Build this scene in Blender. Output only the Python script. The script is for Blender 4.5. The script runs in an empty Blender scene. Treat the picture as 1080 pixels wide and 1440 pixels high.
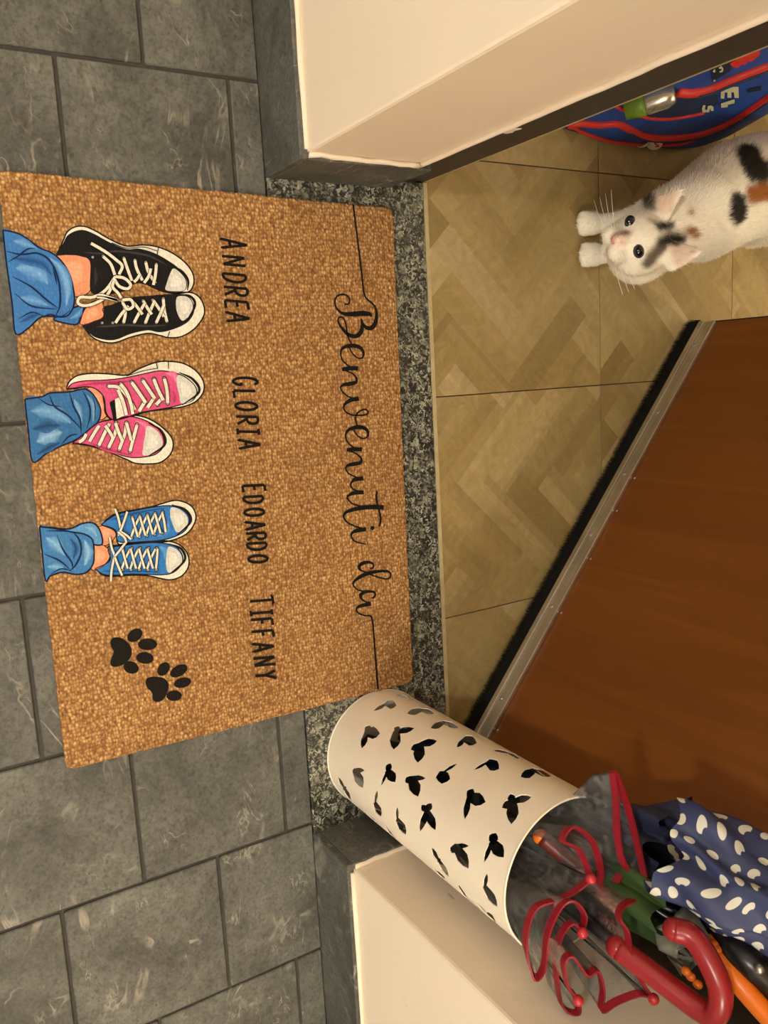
import bpy, bmesh, math, random
import numpy as np
from mathutils import Vector, Matrix, noise
from mathutils.geometry import delaunay_2d_cdt

random.seed(7)
SC = bpy.context.scene
COL = SC.collection
PI = math.pi

def lin(c):
    r = []
    for v in c:
        v = v / 255.0
        r.append(v / 12.92 if v <= 0.04045 else ((v + 0.055) / 1.055) ** 2.4)
    return tuple(r) + (1.0,)

# ------------------------------------------------------------------ camera
F_PX = 1177.3166
H = 1.02                                             # camera height (m)
RC = np.array([[0.05308221, 0.85376486, 0.51794579],  # photo right in world axes
               [0.98511062, -0.12970578, 0.11284268], # photo down
               [0.16352168, 0.50424396, -0.8479379]]) # view direction
cam_d = bpy.data.cameras.new('camera')
cam = bpy.data.objects.new('camera', cam_d)
COL.objects.link(cam)
cam_d.sensor_fit = 'AUTO'
cam_d.sensor_width = 36.0
cam_d.lens = F_PX / 1440.0 * 36.0
cam_d.clip_start = 0.02
m = Matrix.Identity(4)
for i in range(3):
    m[i][0] = RC[0][i]; m[i][1] = -RC[1][i]; m[i][2] = -RC[2][i]
m[2][3] = H
cam.matrix_world = m
SC.camera = cam

# ------------------------------------------------------------------ light
SC.view_settings.view_transform = 'Standard'
SC.view_settings.look = 'None'
SC.view_settings.gamma = 1.0
SC.view_settings.use_curve_mapping = False
SC.view_settings.exposure = 0.3

world = bpy.data.worlds.new('world')
SC.world = world
world.use_nodes = True
bg = world.node_tree.nodes['Background']
bg.inputs[0].default_value = (1.0, 0.94, 0.84, 1)
bg.inputs[1].default_value = 0.34

def lamp(name, loc, energy, color, radius):
    d = bpy.data.lights.new(name, 'POINT')
    d.energy = energy; d.color = color; d.shadow_soft_size = radius
    o = bpy.data.objects.new(name, d)
    o.location = loc
    COL.objects.link(o)
    return o
lamp('landing_lamp_light', (-0.30, -1.60, 2.05), 84, (1.0, 0.94, 0.83), 0.10)
lamp('stairwell_lamp_light', (1.70, -0.80, 2.20), 66, (1.0, 0.94, 0.80), 0.12)
lamp('hall_lamp_light', (0.70, 2.42, 1.90), 46, (1.0, 0.90, 0.66), 0.10)

# ------------------------------------------------------------------ pixel -> place
def ray(x, y):
    return RC.T @ np.array([(x - 540) / F_PX, (y - 720) / F_PX, 1.0])
def fl(x, y, z=0.0):                                  # on the horizontal plane at height z
    w = ray(x, y); t = (z - H) / w[2]
    return Vector((w[0] * t, w[1] * t, z))
def proj(p):
    c = RC @ (np.array(p) - np.array([0, 0, H]))
    return 540 + F_PX * c[0] / c[2], 720 + F_PX * c[1] / c[2]

# ------------------------------------------------------------------ helpers
def mesh_obj(name, verts, faces, mat=None, parent=None, smooth=False, cols=None, mats=None, fmat=None):
    me = bpy.data.meshes.new(name)
    me.from_pydata([tuple(v) for v in verts], [], faces)
    if cols is not None:                              # one colour per vertex
        a = me.color_attributes.new('Col', 'FLOAT_COLOR', 'POINT')
        a.data.foreach_set('color', np.array(cols, dtype=np.float32).ravel())
    for mm in (mats or ([mat] if mat else [])):
        me.materials.append(mm)
    if fmat:
        me.polygons.foreach_set('material_index', fmat)
    if smooth:
        me.polygons.foreach_set('use_smooth', [True] * len(me.polygons))
    me.update()
    o = bpy.data.objects.new(name, me)
    COL.objects.link(o)
    if parent: o.parent = parent
    return o

def bm_obj(name, bm, mat, parent=None, smooth=False):
    me = bpy.data.meshes.new(name)
    bm.normal_update()
    bm.to_mesh(me); bm.free()
    if mat: me.materials.append(mat)
    if smooth: me.polygons.foreach_set('use_smooth', [True] * len(me.polygons))
    o = bpy.data.objects.new(name, me)
    COL.objects.link(o)
    if parent: o.parent = parent
    return o

def box_bm(x0, x1, y0, y1, z0, z1, bev=0.0, seg=1):
    bm = bmesh.new()
    bmesh.ops.create_cube(bm, size=1.0)
    for v in bm.verts:
        v.co = Vector((x0 + (v.co.x + .5) * (x1 - x0), y0 + (v.co.y + .5) * (y1 - y0), z0 + (v.co.z + .5) * (z1 - z0)))
    if bev > 0:
        bmesh.ops.bevel(bm, geom=bm.edges[:], offset=bev, segments=seg, affect='EDGES', profile=.5)
    return bm

def box(name, x0, x1, y0, y1, z0, z1, mat, parent=None, bev=0.0, seg=1):
    return bm_obj(name, box_bm(x0, x1, y0, y1, z0, z1, bev, seg), mat, parent)

def empty(name, loc=(0, 0, 0)):
    o = bpy.data.objects.new(name, None)
    o.empty_display_size = 0.05
    o.location = loc
    COL.objects.link(o)
    return o

def tag(o, label=None, cat=None, group=None, kind=None):
    if label: o['label'] = label
    if cat: o['category'] = cat
    if group: o['group'] = group
    if kind: o['kind'] = kind
    return o

def under(root, o):
    """parent o to root keeping o's world coordinates (root has only a location)"""
    o.parent = root
    o.matrix_parent_inverse = Matrix.Translation(-root.location)
    return o

def sub(part, o):
    o.parent = part
    o.matrix_parent_inverse = Matrix.Identity(4)
    return o

def catmull(pts, n=6, closed=False):
    pts = [np.array(p, float) for p in pts]
    if len(pts) < 3 and not closed:
        return [pts[0] + (pts[1] - pts[0]) * t for t in np.linspace(0, 1, n + 1)]
    out = []
    N = len(pts)
    rng = range(N) if closed else range(N - 1)
    for i in rng:
        if closed:
            p0, p1, p2, p3 = pts[i - 1], pts[i], pts[(i + 1) % N], pts[(i + 2) % N]
        else:
            p1, p2 = pts[i], pts[i + 1]
            p0 = pts[i - 1] if i > 0 else 2 * p1 - p2
            p3 = pts[i + 2] if i + 2 < N else 2 * p2 - p1
        for k in range(n):
            t = k / n
            out.append(.5 * (2 * p1 + (p2 - p0) * t + (2 * p0 - 5 * p1 + 4 * p2 - p3) * t * t + (3 * p1 - p0 - 3 * p2 + p3) * t ** 3))
    if not closed: out.append(pts[-1])
    return out

def tube(path, rad, seg=10, closed=False, cap=True, flat=None):
    """verts, faces of a tube along path; rad a number or list; flat=(a,b) scales the section"""
    P = [Vector(p) for p in path]
    n = len(P)
    rads = rad if hasattr(rad, '__len__') else [rad] * n
    verts, faces = [], []
    up = None
    for i in range(n):
        if closed: t = P[(i + 1) % n] - P[i - 1]
        else: t = P[min(i + 1, n - 1)] - P[max(i - 1, 0)]
        t.normalize()
        if up is None:
            up = t.orthogonal().normalized()
        else:
            up = (up - t * up.dot(t))
            if up.length < 1e-6: up = t.orthogonal()
            up.normalize()
        sd = t.cross(up)
        for k in range(seg):
            a = 2 * PI * k / seg
            verts.append(P[i] + (up * math.cos(a) + sd * math.sin(a)) * rads[i])
    for i in range(n if closed else n - 1):
        j = (i + 1) % n
        for k in range(seg):
            l = (k + 1) % seg
            faces.append((i * seg + k, i * seg + l, j * seg + l, j * seg + k))
    if cap and not closed:
        faces.append(tuple(range(seg))[::-1])
        faces.append(tuple((n - 1) * seg + k for k in range(seg)))
    return verts, faces

# ------------------------------------------------------------------ materials
def new_mat(name):
    mt = bpy.data.materials.new(name)
    mt.use_nodes = True
    nt = mt.node_tree
    b = nt.nodes['Principled BSDF']
    return mt, nt, b
def N(nt, typ, **kw):
    n = nt.nodes.new(typ)
    for k, v in kw.items(): setattr(n, k, v)
    return n
def ramp(nt, stops, inp):
    r = N(nt, 'ShaderNodeValToRGB')
    el = r.color_ramp.elements
    while len(el) < len(stops): el.new(0.5)
    for e, (p, c) in zip(el, stops):
        e.position = p; e.color = c
    nt.links.new(inp, r.inputs[0])
    return r.outputs[0]
def noise_n(nt, vec, scale, detail=4, rough=.6, dist=0.0):
    n = N(nt, 'ShaderNodeTexNoise')
    n.inputs['Scale'].default_value = scale
    n.inputs['Detail'].default_value = detail
    n.inputs['Roughness'].default_value = rough
    n.inputs['Distortion'].default_value = dist
    if vec: nt.links.new(vec, n.inputs['Vector'])
    return n.outputs['Fac']
def mixc(nt, fac, a, b, mode='MIX'):
    n = N(nt, 'ShaderNodeMix', data_type='RGBA', blend_type=mode)
    for s, v in ((n.inputs[0], fac), (n.inputs[6], a), (n.inputs[7], b)):
        if hasattr(v, 'links'): nt.links.new(v, s)
        else: s.default_value = v
    return n.outputs[2]
def math_n(nt, op, a, b=None, c=None):
    n = N(nt, 'ShaderNodeMath', operation=op)
    for i, v in enumerate((a, b, c)):
        if v is None: continue
        if hasattr(v, 'links'): nt.links.new(v, n.inputs[i])
        else: n.inputs[i].default_value = v
    return n.outputs[0]
def bump(nt, b, h, strength, dist=0.002):
    n = N(nt, 'ShaderNodeBump')
    n.inputs['Strength'].default_value = strength
    n.inputs['Distance'].default_value = dist
    nt.links.new(h, n.inputs['Height'])
    nt.links.new(n.outputs[0], b.inputs['Normal'])
def obj_coord(nt, shift=False):
    tc = N(nt, 'ShaderNodeTexCoord').outputs['Object']
    if not shift: return tc
    oi = N(nt, 'ShaderNodeObjectInfo')
    mp = N(nt, 'ShaderNodeVectorMath', operation='MULTIPLY_ADD')
    nt.links.new(oi.outputs['Random'], mp.inputs[0])
    mp.inputs[1].default_value = (17.0, 31.0, 11.0)
    nt.links.new(tc, mp.inputs[2])
    return mp.outputs[0]
def scaled(nt, vec, s):
    mp = N(nt, 'ShaderNodeMapping')
    mp.inputs['Scale'].default_value = s
    nt.links.new(vec, mp.inputs['Vector'])
    return mp.outputs[0]

def plain(name, col, rough=.5, metal=0.0, spec=.5, coat=0.0, vary=0.0, scale=40, bmp=0.0):
    mt, nt, b = new_mat(name)
    b.inputs['Roughness'].default_value = rough
    b.inputs['Metallic'].default_value = metal
    b.inputs['Specular IOR Level'].default_value = spec
    b.inputs['Coat Weight'].default_value = coat
    c = lin(col)
    tc = obj_coord(nt)
    f = noise_n(nt, tc, scale, 5)
    v = max(vary, .04)
    d = tuple(x * (1 - v) for x in c[:3]) + (1,)
    e = tuple(min(1, x * (1 + v)) for x in c[:3]) + (1,)
    nt.links.new(ramp(nt, [(.3, d), (.7, e)], f), b.inputs['Base Color'])
    if bmp: bump(nt, b, f, bmp)
    return mt

# --- grey slate-look tile
def slate_mat(name='slate_tile', k=1.0):
    mt, nt, b = new_mat(name)
    v = obj_coord(nt, True)
    n1 = noise_n(nt, v, 9, 8, .65, .6)
    base = ramp(nt, [(.28, lin((66*k, 66*k, 62*k))), (.5, lin((92*k, 92*k, 87*k))), (.72, lin((113*k, 113*k, 107*k)))], n1)
    n2 = noise_n(nt, v, 75, 5, .7, .3)
    base = mixc(nt, .7, base, ramp(nt, [(.3, lin((58, 56, 53))), (.5, lin((138, 136, 132))), (.72, lin((178, 175, 168)))], n2), 'MULTIPLY')
    base = mixc(nt, 1.0, base, (1.84, 1.87, 1.88, 1), 'MULTIPLY')
    n3 = noise_n(nt, v, 210, 4, .7)
    base = mixc(nt, 1.0, base, ramp(nt, [(.32, (.62, .62, .62, 1)), (.5, (1, 1, 1, 1)), (.7, (1.16, 1.16, 1.16, 1))], n3), 'MULTIPLY')
    # pale mineral veins: thin bands where a distorted noise crosses a level
    def vein(sc, lvl, wd, dist, ang):
        mp = N(nt, 'ShaderNodeMapping')
        mp.inputs['Rotation'].default_value = (0, 0, ang)
        mp.inputs['Scale'].default_value = (1.0, 2.2, 1.0)
        nt.links.new(v, mp.inputs['Vector'])
        f = noise_n(nt, mp.outputs[0], sc, 4, .52, dist)
        a = math_n(nt, 'ABSOLUTE', math_n(nt, 'SUBTRACT', f, lvl))
        return ramp(nt, [(0, (1, 1, 1, 1)), (wd, (0, 0, 0, 1))], a)
    va = vein(5, .5, .017, .9, .5)
    mask = ramp(nt, [(.5, (0, 0, 0, 1)), (.68, (1, 1, 1, 1))], noise_n(nt, v, 13, 3))
    vm = math_n(nt, 'MULTIPLY', va, mask)
    base = mixc(nt, math_n(nt, 'MULTIPLY', vm, .7), base, lin((176, 168, 152)))
    vb = vein(9, .47, .013, 1.1, -.8)
    mask2 = ramp(nt, [(.52, (0, 0, 0, 1)), (.7, (1, 1, 1, 1))], noise_n(nt, v, 21, 3))
    base = mixc(nt, math_n(nt, 'MULTIPLY', math_n(nt, 'MULTIPLY', vb, mask2), .6), base, lin((182, 174, 158)))
    # rusty freckles
    fr = ramp(nt, [(.62, (0, 0, 0, 1)), (.69, (1, 1, 1, 1))], noise_n(nt, scaled(nt, v, (1, 1.7, 1)), 85, 3))
    base = mixc(nt, math_n(nt, 'MULTIPLY', fr, .55), base, lin((60, 54, 47)))
    nt.links.new(base, b.inputs['Base Color'])
    b.inputs['Roughness'].default_value = .52
    b.inputs['Specular IOR Level'].default_value = .35
    bump(nt, b, n2, .10, .001)
    return mt

def granite_mat():
    mt, nt, b = new_mat('speckled_granite')
    v = obj_coord(nt)
    vo = N(nt, 'ShaderNodeTexVoronoi', feature='F1')
    vo.inputs['Scale'].default_value = 260
    w = N(nt, 'ShaderNodeVectorMath', operation='ADD')
    nn = N(nt, 'ShaderNodeTexNoise'); nn.inputs['Scale'].default_value = 90; nn.inputs['Detail'].default_value = 6
    nt.links.new(v, nn.inputs['Vector'])
    sc = N(nt, 'ShaderNodeVectorMath', operation='SCALE'); sc.inputs['Scale'].default_value = .030
    nt.links.new(nn.outputs['Color'], sc.inputs[0])
    nt.links.new(v, w.inputs[0]); nt.links.new(sc.outputs[0], w.inputs[1])
    nt.links.new(w.outputs[0], vo.inputs['Vector'])
    sep = N(nt, 'ShaderNodeSeparateColor'); nt.links.new(vo.outputs['Color'], sep.inputs[0])
    base = ramp(nt, [(.0, lin((26, 26, 24))), (.35, lin((44, 45, 41))), (.55, lin((78, 79, 72))), (.75, lin((124, 125, 112))), (1, lin((172, 170, 150)))], sep.outputs[0])
    vo2 = N(nt, 'ShaderNodeTexVoronoi', feature='F1'); vo2.inputs['Scale'].default_value = 70
    nt.links.new(w.outputs[0], vo2.inputs['Vector'])
    s2 = N(nt, 'ShaderNodeSeparateColor'); nt.links.new(vo2.outputs['Color'], s2.inputs[0])
    big = ramp(nt, [(.64, (0, 0, 0, 1)), (.74, (1, 1, 1, 1))], s2.outputs[1])
    core = ramp(nt, [(.0, (1, 1, 1, 1)), (.55, (0, 0, 0, 1))], vo2.outputs['Distance'])
    base = mixc(nt, math_n(nt, 'MULTIPLY', math_n(nt, 'MULTIPLY', big, core), .8), base, lin((146, 147, 122)))
    dk = ramp(nt, [(.50, (0, 0, 0, 1)), (.62, (1, 1, 1, 1))], noise_n(nt, v, 38, 4))
    base = mixc(nt, math_n(nt, 'MULTIPLY', dk, .6), base, lin((38, 38, 34)))
    nt.links.new(base, b.inputs['Base Color'])
    b.inputs['Roughness'].default_value = .38
    return mt

def plaster_mat(name='cream_plaster', col=(236, 220, 198)):
    mt, nt, b = new_mat(name)
    v = obj_coord(nt)
    n1 = noise_n(nt, v, 3.0, 5, .6)
    c = lin(col)
    base = ramp(nt, [(.3, tuple(x * .93 for x in c[:3]) + (1,)), (.7, c)], n1)
    # sparse scuffs with a shape of their own
    sc = scaled(nt, v, (55, 55, 16))
    sm = ramp(nt, [(.735, (0, 0, 0, 1)), (.77, (1, 1, 1, 1))], noise_n(nt, sc, 1.0, 2, .5))
    base = mixc(nt, math_n(nt, 'MULTIPLY', sm, .45), base, lin((150, 120, 92)))
    nt.links.new(base, b.inputs['Base Color'])
    b.inputs['Roughness'].default_value = .75
    b.inputs['Specular IOR Level'].default_value = .25
    bump(nt, b, noise_n(nt, v, 28, 5, .6), .18, .004)
    return mt

def attr_mat(name, rough=.55, grain=.0, gscale=60, spec=.4, gdist=.0):
    mt, nt, b = new_mat(name)
    a = N(nt, 'ShaderNodeAttribute', attribute_name='Col')
    c = a.outputs['Color']
    v = obj_coord(nt)
    f = noise_n(nt, v, gscale, 5, .6, gdist)
    g = ramp(nt, [(.25, (1 - grain,) * 3 + (1,)), (.75, (1 + grain,) * 3 + (1,))], f)
    c = mixc(nt, 1.0, c, g, 'MULTIPLY')
    nt.links.new(c, b.inputs['Base Color'])
    b.inputs['Roughness'].default_value = rough
    b.inputs['Specular IOR Level'].default_value = spec
    return mt

def weave_nodes(nt):
    """looped coir-look weave: height 0..1"""
    v = N(nt, 'ShaderNodeTexCoord').outputs['Object']
    nn = N(nt, 'ShaderNodeTexNoise'); nn.inputs['Scale'].default_value = 55; nn.inputs['Detail'].default_value = 3
    nt.links.new(v, nn.inputs['Vector'])
    sc = N(nt, 'ShaderNodeVectorMath', operation='SCALE'); sc.inputs['Scale'].default_value = .006
    nt.links.new(nn.outputs['Color'], sc.inputs[0])
    w = N(nt, 'ShaderNodeVectorMath', operation='ADD')
    nt.links.new(v, w.inputs[0]); nt.links.new(sc.outputs[0], w.inputs[1])
    mp = scaled(nt, w.outputs[0], (215, 270, 0))
    vo = N(nt, 'ShaderNodeTexVoronoi', feature='F1')
    vo.inputs['Scale'].default_value = 1.0
    vo.inputs['Randomness'].default_value = .62
    nt.links.new(mp, vo.inputs['Vector'])
    h = ramp(nt, [(.12, (1, 1, 1, 1)), (.72, (0, 0, 0, 1))], vo.outputs['Distance'])
    s = N(nt, 'ShaderNodeSeparateColor'); nt.links.new(vo.outputs['Color'], s.inputs[0])
    return v, h, s.outputs[0]

def coir_mat():
    mt, nt, b = new_mat('coir_weave')
    v, h, rnd = weave_nodes(nt)
    knot = ramp(nt, [(0, lin((178, 136, 84))), (.5, lin((200, 157, 102))), (1, lin((220, 180, 124)))], rnd)
    c = mixc(nt, h, lin((130, 91, 54)), knot)
    big = noise_n(nt, v, 6, 4, .6)
    c = mixc(nt, 1.0, c, ramp(nt, [(.3, (.86, .84, .80, 1)), (.7, (1.06, 1.05, 1.03, 1))], big), 'MULTIPLY')
    dk = ramp(nt, [(.56, (0, 0, 0, 1)), (.64, (1, 1, 1, 1))], noise_n(nt, scaled(nt, v, (150, 260, 1)), 1.0, 3))
    c = mixc(nt, math_n(nt, 'MULTIPLY', dk, .75), c, lin((98, 62, 36)))
    nt.links.new(c, b.inputs['Base Color'])
    b.inputs['Roughness'].default_value = .85
    b.inputs['Specular IOR Level'].default_value = .15
    bump(nt, b, h, .4, .003)
    return mt

def print_mat():
    mt, nt, b = new_mat('mat_print_ink')
    v, h, rnd = weave_nodes(nt)
    a = N(nt, 'ShaderNodeAttribute', attribute_name='Col')
    c = mixc(nt, 1.0, a.outputs['Color'], ramp(nt, [(0, (.86, .86, .86, 1)), (1, (1.05, 1.05, 1.05, 1))], h), 'MULTIPLY')
    nt.links.new(c, b.inputs['Base Color'])
    b.inputs['Roughness'].default_value = .75
    b.inputs['Specular IOR Level'].default_value = .15
    bump(nt, b, h, .22, .002)
    return mt

def wood_door_mat():
    mt, nt, b = new_mat('brown_door_laminate')
    v = obj_coord(nt)
    s = scaled(nt, v, (14, 14, .9))
    n1 = noise_n(nt, s, 1.6, 6, .6, .8)
    base = ramp(nt, [(.3, lin((104, 57, 14))), (.55, lin((117, 66, 17))), (.75, lin((127, 75, 23)))], n1)
    nt.links.new(base, b.inputs['Base Color'])
    b.inputs['Roughness'].default_value = .42
    b.inputs['Specular IOR Level'].default_value = .4
    return mt

def alu_mat():
    mt, nt, b = new_mat('brushed_aluminium')
    v = obj_coord(nt)
    n1 = noise_n(nt, scaled(nt, v, (2, 2, 300)), 4, 4)
    nt.links.new(ramp(nt, [(.3, lin((176, 173, 168))), (.7, lin((228, 225, 220)))], n1), b.inputs['Base Color'])
    b.inputs['Metallic'].default_value = .9
    b.inputs['Roughness'].default_value = .27
    return mt

def film_mat():
    mt = bpy.data.materials.new('clear_plastic_film')
    mt.use_nodes = True
    nt = mt.node_tree
    nt.nodes.clear()
    out = N(nt, 'ShaderNodeOutputMaterial')
    tr = N(nt, 'ShaderNodeBsdfTransparent'); tr.inputs[0].default_value = (.84, .86, .88, 1)
    gl = N(nt, 'ShaderNodeBsdfGlossy'); gl.inputs['Roughness'].default_value = .16
    gl.inputs[0].default_value = (.9, .9, .9, 1)
    df = N(nt, 'ShaderNodeBsdfDiffuse'); df.inputs[0].default_value = lin((178, 176, 174))
    v = N(nt, 'ShaderNodeTexCoord').outputs['Object']
    f = noise_n(nt, v, 60, 5, .7, 1.5)
    a = ramp(nt, [(.44, (.05, .05, .05, 1)), (.70, (.26, .26, .26, 1))], f)
    m1 = N(nt, 'ShaderNodeMixShader'); nt.links.new(a, m1.inputs[0])
    nt.links.new(tr.outputs[0], m1.inputs[1]); nt.links.new(df.outputs[0], m1.inputs[2])
    fr = N(nt, 'ShaderNodeFresnel'); fr.inputs[0].default_value = 1.45
    m2 = N(nt, 'ShaderNodeMixShader'); nt.links.new(math_n(nt, 'MULTIPLY', fr.outputs[0], .8), m2.inputs[0])
    nt.links.new(m1.outputs[0], m2.inputs[1]); nt.links.new(gl.outputs[0], m2.inputs[2])
    nt.links.new(m2.outputs[0], out.inputs[0])
    bp = N(nt, 'ShaderNodeBump'); bp.inputs['Strength'].default_value = .5; bp.inputs['Distance'].default_value = .004
    nt.links.new(f, bp.inputs['Height']); nt.links.new(bp.outputs[0], gl.inputs['Normal'])
    return mt

M = dict(
    slate=slate_mat(), skirt=slate_mat('slate_skirting', .98), granite=granite_mat(), plaster=plaster_mat(),
    ceiling=plaster_mat('ceiling_paint', (240, 232, 220)),
    grout=plain('dark_grout', (62, 58, 52), .9, vary=.2, scale=90),
    grout2=plain('brown_grout', (70, 52, 34), .9, vary=.2, scale=90),
    cream=plain('cream_joint', (178, 162, 122), .8, vary=.12, scale=60),
    plank=attr_mat('wood_print_tile', .36, .16, 34, .45, 2.0),
    frame=plain('dark_brown_frame', (50, 42, 34), .55, vary=.15, scale=30),
    seal=plain('pale_seal', (176, 156, 118), .6),
    chip=plain('chipped_white_paint', (225, 218, 205), .7),
    coir=coir_mat(), ink=print_mat(), door=wood_door_mat(), alu=alu_mat(),
    brush=plain('black_brush', (30, 29, 26), .95, vary=.4, scale=400, spec=.1, bmp=.6),
    gasket=plain('black_gasket', (26, 22, 18), .7),
    screw=plain('steel_screw', (190, 184, 172), .3, .9),
    white_metal=plain('cream_enamel', (238, 226, 206), .32, spec=.5, vary=.03, scale=8),
    film=film_mat(),
    red=plain('red_trim', (134, 14, 30), .5, vary=.12, scale=80),
    redp=plain('red_plastic', (142, 30, 34), .28, spec=.5, vary=.05),
    pinkp=plain('pink_ball', (180, 44, 50), .3, vary=.05),
    black=plain('black_plastic', (22, 20, 19), .3, vary=.1),
    blackcloth=plain('black_cloth', (24, 24, 27), .8, vary=.25, scale=60),
    navy=plain('navy_cloth', (34, 40, 70), .75, vary=.2, scale=50, bmp=.2),
    orange=plain('orange_plastic', (226, 112, 22), .35, vary=.06),
    green=plain('green_cloth', (54, 78, 34), .7, vary=.25, scale=40),
    palefilm=plain('pale_grey_cloth', (120, 118, 104), .6, vary=.2, scale=30),
    brownred=plain('brown_red_handle', (96, 36, 24), .35, vary=.15),
    cat=attr_mat('cat_coat', .85, .06, 140, .15), fur=attr_mat('cat_fur', .8, 0.0, 60, .15),
    eye=plain('cat_eye', (44, 52, 66), .08, spec=.6), pupil=plain('cat_pupil', (8, 8, 10), .06, spec=.7),
    nose=plain('cat_nose', (196, 132, 120), .5), whisk=plain('cat_whisker', (232, 228, 220), .4),
    bagblue=plain('blue_nylon', (24, 62, 134), .6, vary=.25, scale=24, bmp=.25),
    bagdark=plain('navy_nylon', (20, 38, 72), .65, vary=.3, scale=30),
    bagred=plain('red_nylon', (188, 40, 30), .55, vary=.15, scale=60),
    bagprint=plain('pale_print', (188, 184, 152), .6, vary=.06),
    bagink=plain('dark_print', (16, 26, 44), .6, vary=.06),
    can=plain('silver_can', (200, 196, 182), .22, .85, vary=.1),
    greenp=plain('green_plastic', (98, 130, 36), .5, vary=.1),
)

# ------------------------------------------------------------------ setting
TH0, TH1 = .460, .702                 # threshold slab front and back (Y)
XL, XR = -.250, .646                  # faces of the tiled skirting on the two jambs
PXL, PXR, PY = -.258, .654, .470      # plaster faces

# landing floor: grout bed plus separate tiles
f1 = tag(box('floor', -1.7, 2.1, -1.7, TH0, -.05, -.0035, M['grout']), kind='structure')
GP = .1988
tile_me = None
def grey_tile(x0, x1, y0, y1):
    cx, cy = (x0 + x1) / 2, (y0 + y1) / 2
    bm = box_bm(-(x1 - x0) / 2, (x1 - x0) / 2, -(y1 - y0) / 2, (y1 - y0) / 2, -.012, 0, .0014)
    o = bm_obj('tile', bm, M['slate'], f1)
    o.location = (cx, cy, random.uniform(-.0004, .0004))
    return o
proto = {}
G = .0022
for k in range(-5, 9):
    x0 = -.364 + GP * k; x1 = x0 + GP
    off = .219 if k % 2 == 0 else .117
    ys = [off + .2005 * j for j in range(-7, 3)]
    ys = [y for y in ys if y < TH0 - .01] + [TH0 + .001]
    for a, b_ in zip(ys[:-1], ys[1:]):
        key = round(b_ - a, 3)
        if key in proto:
            o = proto[key].copy(); COL.objects.link(o)
            o.location = ((x0 + x1) / 2, (a + b_) / 2, random.uniform(-.0004, .0004))
        else:
            proto[key] = grey_tile(x0 + G, x1 - G, a + G, b_ - G)

# granite door sill
sill = tag(box('trim_1', XL - .01, XR + .01, TH0 + .001, TH1 - .003, -.05, .0005, M['granite'], bev=.0012), kind='structure')
tag(box('trim_2', XL - .01, XR + .01, TH1 - .003, TH1 + .003, -.05, .0010, M['cream']), kind='structure')

# hall floor: square tiles printed with herringbone planks
f2 = tag(box('floor', -1.4, 2.2, TH1 + .003, 3.4, -.05, -.002, M['grout2']), kind='structure')
TP = .3365
def clip(poly, x0, x1, y0, y1):
    for ax, lim, sg in ((0, x0, 1), (0, x1, -1), (1, y0, 1), (1, y1, -1)):
        out = []
        for i in range(len(poly)):
            a, b_ = poly[i - 1], poly[i]
            da, db = (a[ax] - lim) * sg, (b_[ax] - lim) * sg
            if (da >= 0) != (db >= 0):
                t = da / (da - db)
                out.append((a[0] + (b_[0] - a[0]) * t, a[1] + (b_[1] - a[1]) * t))
            if db >= 0: out.append(b_)
        poly = out
        if len(poly) < 3: return []
    return poly
PAL = [(156, 136, 90), (149, 128, 81), (163, 143, 97), (141, 120, 75), (152, 131, 85), (170, 150, 106), (145, 124, 79)]
def plank_tile(seed):
    rnd = random.Random(seed)
    s = TP / 2 - .0009
    w, n = .047, 4
    ca = math.sqrt(.5)
    ox, oy = rnd.uniform(0, 1), rnd.uniform(0, 1)
    verts, faces, cols = [], [], []
    seen = set()
    for x in range(-12, 13):
        for y in range(-12, 13):
            t = (x - y) % (2 * n)
            if t < n: key = ('h', x - t, y)
            else: key = ('v', x, y - (2 * n - 1 - t))
            if key in seen: continue
            seen.add(key)
            base = np.array(lin(rnd.choice(PAL))[:3])
            parts = rnd.choice([[0, .28, .62, 1], [0, .5, .8, 1], [0, .2, .45, .7, 1], [0, .6, 1]])
            for p0, p1 in zip(parts[:-1], parts[1:]):
                c = base * rnd.uniform(.88, 1.11)
                cend = base * rnd.uniform(.88, 1.11)
                if key[0] == 'h': r = (key[1], key[2] + p0, key[1] + n, key[2] + p1)
                else: r = (key[1] + p0, key[2], key[1] + p1, key[2] + n)
                q = [(r[0], r[1]), (r[2], r[1]), (r[2], r[3]), (r[0], r[3])]
                q = [((a + ox) * w, (b_ + oy) * w) for a, b_ in q]
                q = [(ca * (a - b_), ca * (a + b_)) for a, b_ in q]
                q = clip(q, -s, s, -s, s)
                if len(q) < 3: continue
                i0 = len(verts)
                for a, b_ in q:
                    verts.append((a, b_, 0))
                    tt = .5 + .5 * math.sin((a * .7 + b_) * 30 + seed)
                    cc = c * (1 - tt) + cend * tt
                    cols.append((cc[0], cc[1], cc[2], 1))
                faces.append(tuple(range(i0, i0 + len(q))))
    # skirt
    i0 = len(verts)
    for a, b_ in ((-s, -s), (s, -s), (s, s), (-s, s)):
        verts += [(a, b_, 0), (a, b_, -.01)]
        cols += [tuple(lin((160, 140, 100)))] * 2
    for k in range(4):
        a = i0 + 2 * k; b_ = i0 + 2 * ((k + 1) % 4)
        faces.append((a, a + 1, b_ + 1, b_))
    return verts, faces, cols
variants = []
for s in range(3):
    v, f_, c = plank_tile(s + 3)
    o = mesh_obj('tile', v, f_, M['plank'], f2, cols=c)
    variants.append(o)
ti = 0
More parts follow.
